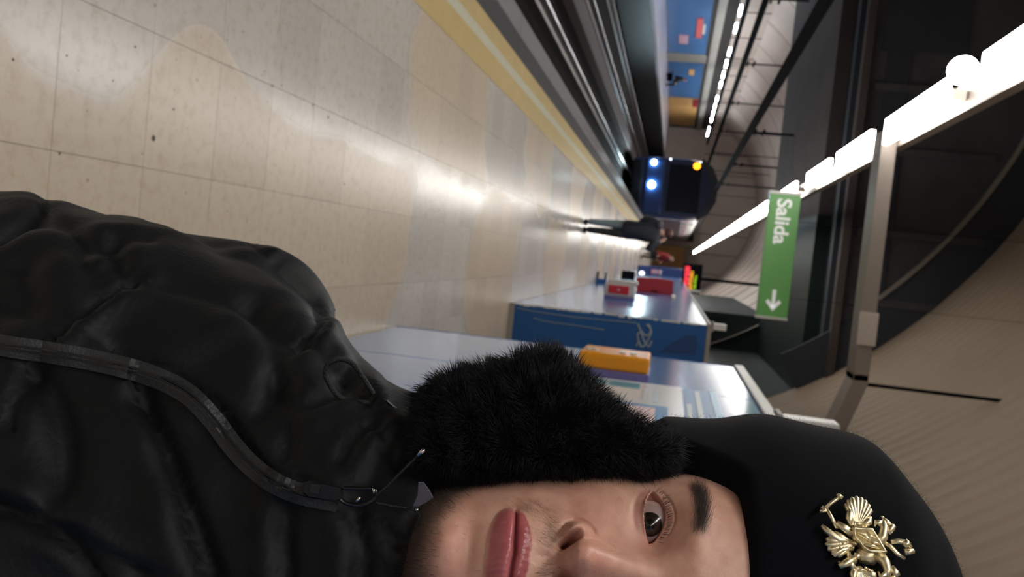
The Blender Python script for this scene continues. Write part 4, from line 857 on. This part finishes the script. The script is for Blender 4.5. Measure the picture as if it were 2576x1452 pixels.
# folds and seams, measured on the photograph and pressed into the cloth
cam3 = np.array([list(XI), list(DI), list(FW)]); cc = (JV-np.array(CAM)) @ cam3.T; PX = np.stack([CX+F_PX*cc[:, 0]/cc[:, 2], CY+F_PX*cc[:, 1]/cc[:, 2]], 1)
facing = np.sum((np.array(CAM)-JV)*JN, 1) > -.05
def pdist(P, pl):
    best = np.full(len(P), 1e9); sgn = np.zeros(len(P))
    for a, b in zip(pl[:-1], pl[1:]):
        a, b = np.array(a, float), np.array(b, float); ab = b-a; t_ = np.clip(((P-a) @ ab)/(ab @ ab), 0, 1); dv = P-(a+t_[:, None]*ab); d = np.hypot(dv[:, 0], dv[:, 1])
        s = np.sign(ab[0]*dv[:, 1]-ab[1]*dv[:, 0]); m = d < best; best = np.where(m, d, best); sgn = np.where(m, s, sgn)
    return best, sgn
def crv(pl, k=6):
    P = [np.array(p, float) for p in pl]; Q = []
    for i in range(len(P)-1):
        p0, p1, p2, p3 = P[max(i-1, 0)], P[i], P[i+1], P[min(i+2, len(P)-1)]
        for t_ in range(k): u = t_/k; Q.append(.5*((2*p1)+(p2-p0)*u+(2*p0-5*p1+4*p2-p3)*u*u+(3*p1-p0-3*p2+p3)*u**3))
    Q.append(P[-1]); return Q
disp = np.zeros(len(JV))
def groove(pl, dep, w_=14, side=0, step=0):
    d, s = pdist(PX, crv(pl)); dep = dep*.72; w_ = w_*1.15; g = -dep*np.exp(-(d/w_)**2)+(.3*dep)*np.exp(-((d-2.6*w_)/(1.7*w_))**2)
    if step: g = g+step*np.exp(-(d/(4.2*w_))**2)*np.tanh(s*d/(w_*.45))*side
    disp[:] += np.where(facing, g, 0)
groove([(160, 860), (215, 805), (270, 757), (330, 718)], .004, 10, 1, .006)
groove([(330, 718), (400, 716), (500, 735), (600, 770), (690, 820), (760, 862)], .006, 22)
groove([(700, 662), (760, 704), (800, 752), (808, 800), (796, 845), (778, 870)], .004, 10, -1, .005)
groove([(778, 870), (835, 905), (890, 948), (935, 1000)], .003, 9, -1, .005)
groove([(810, 800), (850, 820), (890, 880), (915, 950)], .003, 12)
groove([(0, 590), (90, 560), (170, 575), (240, 625), (290, 615)], .008, 20)
groove([(110, 527), (60, 560), (0, 600)], .010, 16); groove([(200, 640), (235, 690), (300, 660)], .006, 18)
groove([(60, 690), (90, 760), (150, 790)], .006, 22); groove([(0, 760), (80, 800), (160, 850)], .006, 20)
groove([(340, 720), (300, 660), (290, 612), (375, 607)], .005, 14)
groove([(280, 885), (400, 925), (480, 972), (550, 1035), (600, 1105), (645, 1165), (700, 1205), (770, 1222)], .008, 11, 1, .004)
groove([(350, 1010), (390, 1085), (432, 1190), (470, 1300), (520, 1452)], .012, 20, 1, .006)
groove([(100, 940), (150, 1050), (165, 1150), (150, 1260)], .012, 34); groove([(0, 1262), (90, 1300), (180, 1358), (260, 1452)], .010, 18, -1, .005)
groove([(30, 1080), (40, 1020), (85, 940)], .008, 14); groove([(190, 1340), (260, 1390), (360, 1452)], .008, 18)
groove([(640, 780), (690, 860), (690, 960), (660, 1040)], .008, 26); groove([(720, 1150), (730, 1060), (700, 960)], .007, 20)
groove([(880, 930), (850, 985), (780, 1030)], .006, 14); groove([(960, 1060), (905, 1095), (860, 1160)], .006, 12); groove([(1000, 1100), (955, 1150), (930, 1215)], .005, 11)
groove([(1010, 1180), (985, 1150), (950, 1080)], .005, 10); groove([(720, 1270), (705, 1350), (712, 1452)], .009, 16, 1, .004); groove([(880, 1290), (900, 1350), (900, 1452)], .008, 16, 1, .004)
groove([(560, 1070), (600, 1150), (680, 1240)], .006, 24); groove([(960, 1320), (990, 1360), (1020, 1370)], .006, 12)
for z_ in (.90, 1.03, 1.16): disp += -.006*np.exp(-((JV[:, 2]-z_)/.008)**2)*(PX[:, 0] < -60)
rip = .0015*np.sin(JV @ np.array([35., 22, 48])+2*np.sin(JV @ np.array([-18., 40, 21])))+.001*np.sin(JV @ np.array([70., -62, 55])+1.7*np.sin(JV @ np.array([40., 33, -60])))
JV2 = JV+JN*(disp+rip)[:, None]; jme.vertices.foreach_set('co', JV2.astype(np.float32).ravel()); jme.update(); jme.shade_smooth(); jme.materials.clear(); jme.materials.append(MATS['nylon'])
jacket = bpy.data.objects.new('jacket', jme); COL.objects.link(jacket); setpar(jacket, person)
JB = bvh(jacket)
def on_j(pl, off, k=8):
    R = []
    for x, y in crv(pl, k):
        p = cast(JB, x, y, off)
        if p is not None: R.append(p)
    return R
# zip: tape ribbon and teeth
ZL = [(-120, 838), (0, 868), (130, 888), (260, 912), (380, 945), (470, 990), (535, 1055), (580, 1115), (630, 1170), (690, 1215), (760, 1244), (850, 1262)]
zc = crv(ZL, 10); q = MB(); qt = MB(); prev = None; W = 27
for i, p in enumerate(zc):
    t_ = (zc[min(i+1, len(zc)-1)]-zc[max(i-1, 0)]); t_ /= np.linalg.norm(t_); nr = np.array([-t_[1], t_[0]]); row = []
    for k_, o_ in ((-1, .003), (-.55, .0045), (-.2, .0055), (.2, .0055), (.55, .0045), (1, .003)):
        h = cast(JB, *(p+nr*W*k_), o_); row.append(h)
    if any(r is None for r in row): prev = None; continue
    # keep the ribbon in front of both flaps
    md_ = min((r-CAM).dot(FW) for r in row); row = [CAM+(r-CAM)*(((r-CAM).dot(FW)*.25+md_*.75)/(r-CAM).dot(FW)) for r in row]
    if prev:
        for a, b in zip(range(5), range(1, 6)): q.quad(prev[a], prev[b], row[b], row[a])
    prev = row
zt = q.build('zip_tape', 'zip_tape', jacket, smooth=True); ZB = bvh(zt)
for i in range(len(zc)-1):
    for u in np.linspace(0, 1, 5)[:-1]:
        p = zc[i]*(1-u)+zc[i+1]*u; t_ = zc[i+1]-zc[i]; t_ = t_/np.linalg.norm(t_); nr = np.array([-t_[1], t_[0]])
        for s_ in (-1, 1):
            a, b = cast(ZB, *(p+nr*s_*3), .0006), cast(ZB, *(p+nr*s_*8), .0006)
            if a is not None and b is not None: qt.tube([a, b], .0007, 4)
tag(qt.build('zip_teeth', 'zip_teeth', jacket), kind='stuff')
# puller: moulded tab with a window, and its ring
def slab(name, pts, D, th, m, par, hole=None, **k):
    q = MB(); n = len(pts)
    for s_, d_ in ((1, D), (1, D-th), (.9, D-th*1.25)):
        cx_ = sum(p[0] for p in pts)/n; cy_ = sum(p[1] for p in pts)/n
        q.v += [tuple(atD(cx_+(x-cx_)*s_, cy_+(y-cy_)*s_, d_)) for x, y in pts]
    for r_ in range(2):
        for i in range(n): j = (i+1) % n; q.f.append((r_*n+i, r_*n+j, (r_+1)*n+j, (r_+1)*n+i))
    q.f.append(tuple(range(n))); q.f.append(tuple(2*n+i for i in range(n))); return q.build(name, m, par, **k)
dz_ = (castn(JB, 850, 1250)-CAM).dot(FW)-.006
slab('zip_puller', [(762, 1215), (780, 1210), (860, 1226), (866, 1256), (846, 1262), (772, 1250), (760, 1240)], dz_, .003, 'plastic_black', jacket)
slab('puller_window', [(782, 1217), (808, 1221), (802, 1245), (776, 1239)], dz_-.0041, .0004, 'black', jacket)
MB().tube([atD(x, y, dz_-.003) for x, y in crv([(862, 1228), (900, 1229), (938, 1230), (948, 1245), (936, 1262), (905, 1272), (870, 1266), (855, 1256)], 6)], .0011, 8).build('puller_loop', 'plastic_black', jacket, smooth=True)
MB().tube([atD(x, y, dz_-.005) for x, y in ((896, 1262), (902, 1257), (906, 1250))], .0009, 6).build('puller_ring', 'steel_bright', jacket, smooth=True)
MB().tube([atD(x, y, dz_-.005) for x, y in ((938, 1228), (941, 1236), (940, 1242))], .0008, 6).build('puller_ring', 'steel_bright', jacket, smooth=True)
# elastic cord loop and its lock by the collar
dc = (castn(JB, 900, 985)-CAM).dot(FW)-.008
MB().tube([atD(x, y, dc-.012*math.sin(i/75*math.pi)) for i, (x, y) in enumerate(crv([(962, 1018), (930, 1014), (880, 1008), (850, 996), (828, 966), (818, 938), (826, 916), (846, 905), (866, 905), (888, 916), (910, 945), (932, 980), (950, 1004), (966, 1012)], 6))], .00155, 8).build('cord_loop', 'cord_black', jacket, smooth=True)
slab('cord_lock', [(958, 1006), (972, 1005), (1014, 1040), (1018, 1058), (1004, 1072), (992, 1068), (950, 1028)], dc, .008, 'plastic_black', jacket)
MB().tube([atD(x, y, dc-.0105) for x, y in ((974, 1008), (1012, 1041))], .0008, 6).build('lock_rim', 'plastic_black', jacket)
MB().tube([atD(x, y, dc-.011) for x, y in ((990, 1028), (1012, 1046))], .0004, 5).build('lock_edge', 'steel_bright', jacket)
# hat strings and a folded grey tie end under the chin
ds = dz_-.004
MB().tube([atD(x, y, ds) for x, y in crv([(945, 1248), (975, 1222), (1005, 1192), (1035, 1162), (1058, 1140)], 5)], .0007, 6).build('hat_string', 'cord_black', hat, smooth=True)
MB().tube([atD(x, y, ds-.001) for x, y in ((1050, 1147), (1062, 1136), (1068, 1131))], .0012, 8).build('string_tip', 'steel_bright', hat, smooth=True)
MB().tube([atD(x, y, ds) for x, y in crv([(945, 1265), (985, 1273), (1028, 1279), (1045, 1285), (1055, 1297), (1048, 1318), (1036, 1338)], 5)], .0006, 6).build('hat_string', 'cord_black', hat, smooth=True)
slab('tie_end', [(1052, 1212), (1066, 1213), (1082, 1235), (1090, 1252), (1074, 1264), (1052, 1276), (1038, 1275), (1050, 1245)], ds-.001, .001, 'grey_cloth', hat, label='grey cloth tie end')
MB().ball(tuple(atD(1049, 1283, ds-.003)), .0009).build('string_bead', 'steel_bright', hat, smooth=True)
# ------------------------------------------------------------------ trousers and shoes, out of the frame below
for sx in (-1, 1):
    q = MB(); q.tube([bw(sx*.09, 0, .80), bw(sx*.10, .01, .60), bw(sx*.105, .015, .46), bw(sx*.11, .0, .25), bw(sx*.115, -.01, .07)], [.10, .09, .072, .068, .06], 20)
    q.build('trouser_leg', 'trouser_cloth', person, smooth=True)
    q = MB()
    q.v = []; secs = [(-.10, .035, .045), (-.06, .043, .06), (.0, .045, .075), (.06, .048, .06), (.12, .045, .045), (.165, .03, .03)]
    for f_, hw_, hh_ in secs:
        for j in range(14):
            a = 2*math.pi*j/14; q.v.append(tuple(bw(sx*.118+hw_*math.cos(a), f_, max(.002, hh_+hh_*math.sin(a)))))
    for i in range(5):
        for j in range(14): k2 = (j+1) % 14; q.f.append((i*14+j, i*14+k2, (i+1)*14+k2, (i+1)*14+j))
    q.f += [tuple(range(14)), tuple(range(5*14, 6*14))]; q.build('shoe', 'shoe_black', person, smooth=True)
# ================================================================== people farther off
mat('skin_plain', (.50, .29, .21), .5); mat('hair_red', (.10, .035, .028), .6); mat('coat_navy', (.010, .014, .024), .7); mat('jeans_grey', srgb(125, 142, 150), .75); mat('red_cloth', (.32, .035, .030), .7); mat('maroon_cloth', (.085, .02, .03), .7); mat('dark_trouser', (.02, .022, .026), .8)
def skin_body(name, chains, m, parent, root=0, lvl=2):
    """one continuous surface grown round joined chains of (x, y, z, radius)"""
    V, E_, R, key = [], [], [], {}
    def vid(p):
        k_ = tuple(round(c, 4) for c in p[:3])
        if k_ not in key: key[k_] = len(V); V.append(p[:3]); R.append(p[3])
        return key[k_]
    for ch in chains:
        ids = [vid(p) for p in ch]; E_ += list(zip(ids[:-1], ids[1:]))
    me = bpy.data.meshes.new('sk'); me.from_pydata(V, E_, []); o = bpy.data.objects.new('sk', me); COL.objects.link(o)
    md = o.modifiers.new('skin', 'SKIN'); md.use_smooth_shade = True
    for i, r in enumerate(R): me.skin_vertices[0].data[i].radius = (r, r)
    me.skin_vertices[0].data[root].use_root = True
    s = o.modifiers.new('sub', 'SUBSURF'); s.levels = lvl; s.render_levels = lvl
    dg = bpy.context.evaluated_depsgraph_get(); dg.update(); nm = bpy.data.meshes.new_from_object(o.evaluated_get(dg)); bpy.data.objects.remove(o); bpy.data.meshes.remove(me)
    nm.name = name; nm.materials.clear(); nm.materials.append(MATS[m]); nm.shade_smooth(); q = bpy.data.objects.new(name, nm); COL.objects.link(q); setpar(q, parent); return q
def figure(loc, rz, lab, J, cloth, hair='hair_dark', scale=1.0, group=None):
    """J: joints in metres in the figure's own frame (x right, -y facing, z up)"""
    root = empty('person', loc, rz, label=lab, cat='person', group=group); M = Matrix.Translation(loc) @ Matrix.Rotation(rz, 4, 'Z') @ Matrix.Scale(scale, 4)
    w_ = lambda p, r: (*(M @ Vector(p)), r*scale)
    g = lambda k_, r: w_(J[k_], r)
    hd_ = Vector(J['head']); hand = lambda k_, e: [w_(Vector(J[k_])+(Vector(J[k_])-Vector(J[e])).normalized()*d, r) for d, r in ((.04, .036), (.10, .034), (.16, .018))]
    body = [[g('pelvis', .12), g('belly', .125), g('chest', .14), g('neck', .055), w_(hd_-Vector((0, 0, .04)), .075), w_(hd_+Vector((0, 0, .05)), .088), w_(hd_+Vector((0, 0, .10)), .05)]]
    for s in 'LR':
        body.append([g('chest', .14), g('sh'+s, .06), g('el'+s, .043), g('wr'+s, .03)]+hand('wr'+s, 'el'+s))
        body.append([g('pelvis', .12), g('hip'+s, .085), g('kn'+s, .058), g('an'+s, .04), w_(Vector(J['an'+s])+Vector((0, -.10, -.035)), .034)])
    skin_body('body', body, 'skin_plain', root)
    c = [[g('pelvis', .19), g('belly', .185), g('chest', .19), g('neck', .09)]]
    if 'hem' in J: c[0] = [g('hem', .21)]+c[0]
    for s in 'LR': c.append([g('chest', .175), g('sh'+s, .088), g('el'+s, .07), g('wr'+s, .05)])
    skin_body('coat', c, cloth[0], root)
    for s in 'LR':
        skin_body('trouser_leg', [[g('hip'+s, .105), g('kn'+s, .078), w_(Vector(J['an'+s])+Vector((0, 0, -.02)), .056)]], cloth[1+(s == 'R' and len(cloth) > 3)*2], root)
        a = Vector(J['an'+s]); skin_body('shoe', [[w_(a+Vector((0, .05, -.04)), .045), w_(a+Vector((0, -.06, -.045)), .045), w_(a+Vector((0, -.15, -.05)), .035)]], cloth[2], root, lvl=1)
    skin_body('hair', [[w_(hd_+Vector((0, .035, -.07)), .07), w_(hd_+Vector((0, .03, .03)), .1), w_(hd_+Vector((0, .01, .09)), .085)]], hair, root)
    q = MB()
    for sx in (-.033, .033): q.ball(tuple(M @ (hd_+Vector((sx, -.085, .03)))), .011*scale, u=8, v=6)
    q.build('eyes', 'black', root); MB().ball(tuple(M @ (hd_+Vector((0, -.10, .0)))), .016*scale, u=8, v=6).build('nose', 'skin_plain', root)
    return root, M
ST = dict(pelvis=(0, 0, .90), hem=(0, 0, .74), belly=(0, 0, 1.05), chest=(0, .01, 1.26), neck=(0, 0, 1.42), head=(0, -.02, 1.57), shL=(.19, 0, 1.36), elL=(.25, .03, 1.10), wrL=(.24, -.03, .86), shR=(-.19, 0, 1.36), elR=(-.25, .03, 1.10), wrR=(-.24, -.03, .86), hipL=(.09, 0, .86), knL=(.10, -.01, .48), anL=(.10, .02, .085), hipR=(-.09, 0, .86), knR=(-.10, -.01, .48), anR=(-.10, .02, .085))
J = dict(ST); J.update(hem=(0, 0, .70), elL=(.38, .02, 1.22), wrL=(.13, -.10, 1.44), elR=(-.24, .02, 1.12), wrR=(-.15, -.10, 1.0), head=(.02, -.05, 1.55), hipL=(.08, 0, .86), knL=(.085, 0, .48), anL=(.08, .02, .085), knR=(-.085, 0, .48), anR=(-.085, .02, .085))
r_, M_ = figure((-.53, 15.3, 0), math.radians(158), 'person in long black coat and grey jeans on platform, elbow raised, by the train', dict(J, elR=J['elL'] and (-.38, .02, 1.22), wrR=(-.13, -.10, 1.44), elL=(.24, .02, 1.12), wrL=(.15, -.10, 1.0)), ('coat_navy', 'jeans_grey', 'shoe_black', 'dark_trouser'), 'hair_red', .925)
MB().ball(tuple(M_ @ Vector((.10, .14, 1.40))), .06, 1.3, .6, .8, 12, 8).build('pale_scarf', 'grey_cloth', r_, smooth=True)
J = dict(ST); J.update(chest=(0, -.10, 1.25), neck=(0, -.16, 1.40), head=(0, -.22, 1.53), shL=(.19, -.12, 1.35), shR=(-.19, -.12, 1.35), elL=(.27, -.15, 1.1), wrL=(.2, -.3, 1.0), elR=(-.27, -.1, 1.1), wrR=(-.25, -.2, .9), knL=(.1, -.14, .5), anL=(.1, -.12, .085), knR=(-.1, .08, .5), anR=(-.1, .25, .10))
figure((-.46, 44.5, 0), math.radians(60), 'distant person in red jacket walking far down the platform', J, ('red_cloth', 'dark_trouser', 'shoe_black'), 'hair_dark', .98)
J = dict(ST); J.update(chest=(0, -.04, 1.24)); figure((-.40, 48.5, 0), math.radians(-20), 'distant person in dark maroon clothes beside the navy wall end', J, ('maroon_cloth', 'dark_trouser', 'shoe_black'), 'hair_dark', .93)
# seated across the tracks
bn = empty('bench', (-11.45, 55.8, 0), label='low dark bench against the blue wall across the tracks', cat='bench')
MB().cbox(-11.7, -11.25, 55.0, 56.6, .30, .34, .01).build('seat', 'black_metal', bn)
for y in (55.2, 56.4): MB().cbox(-11.6, -11.35, y-.03, y+.03, 0, .30, .005).build('leg', 'black_metal', bn)
J = dict(ST); J.update(pelvis=(0, .02, .54), hem=(0, .0, .5), belly=(0, 0, .68), chest=(0, -.02, .88), neck=(0, -.03, 1.03), head=(0, -.07, 1.17), shL=(.18, -.02, .97), shR=(-.18, -.02, .97), elL=(.24, -.08, .74), wrL=(.14, -.28, .62), elR=(-.24, -.08, .74), wrR=(-.14, -.28, .62), hipL=(.09, -.05, .52), knL=(.11, -.42, .50), anL=(.11, -.42, .085), hipR=(-.09, -.05, .52), knR=(-.11, -.42, .50), anR=(-.11, -.42, .085))
figure((-11.42, 55.8, 0), math.radians(90), 'person in dark clothes seated on the bench across the tracks', J, ('coat_navy', 'dark_trouser', 'shoe_black'), 'hair_dark', .95)
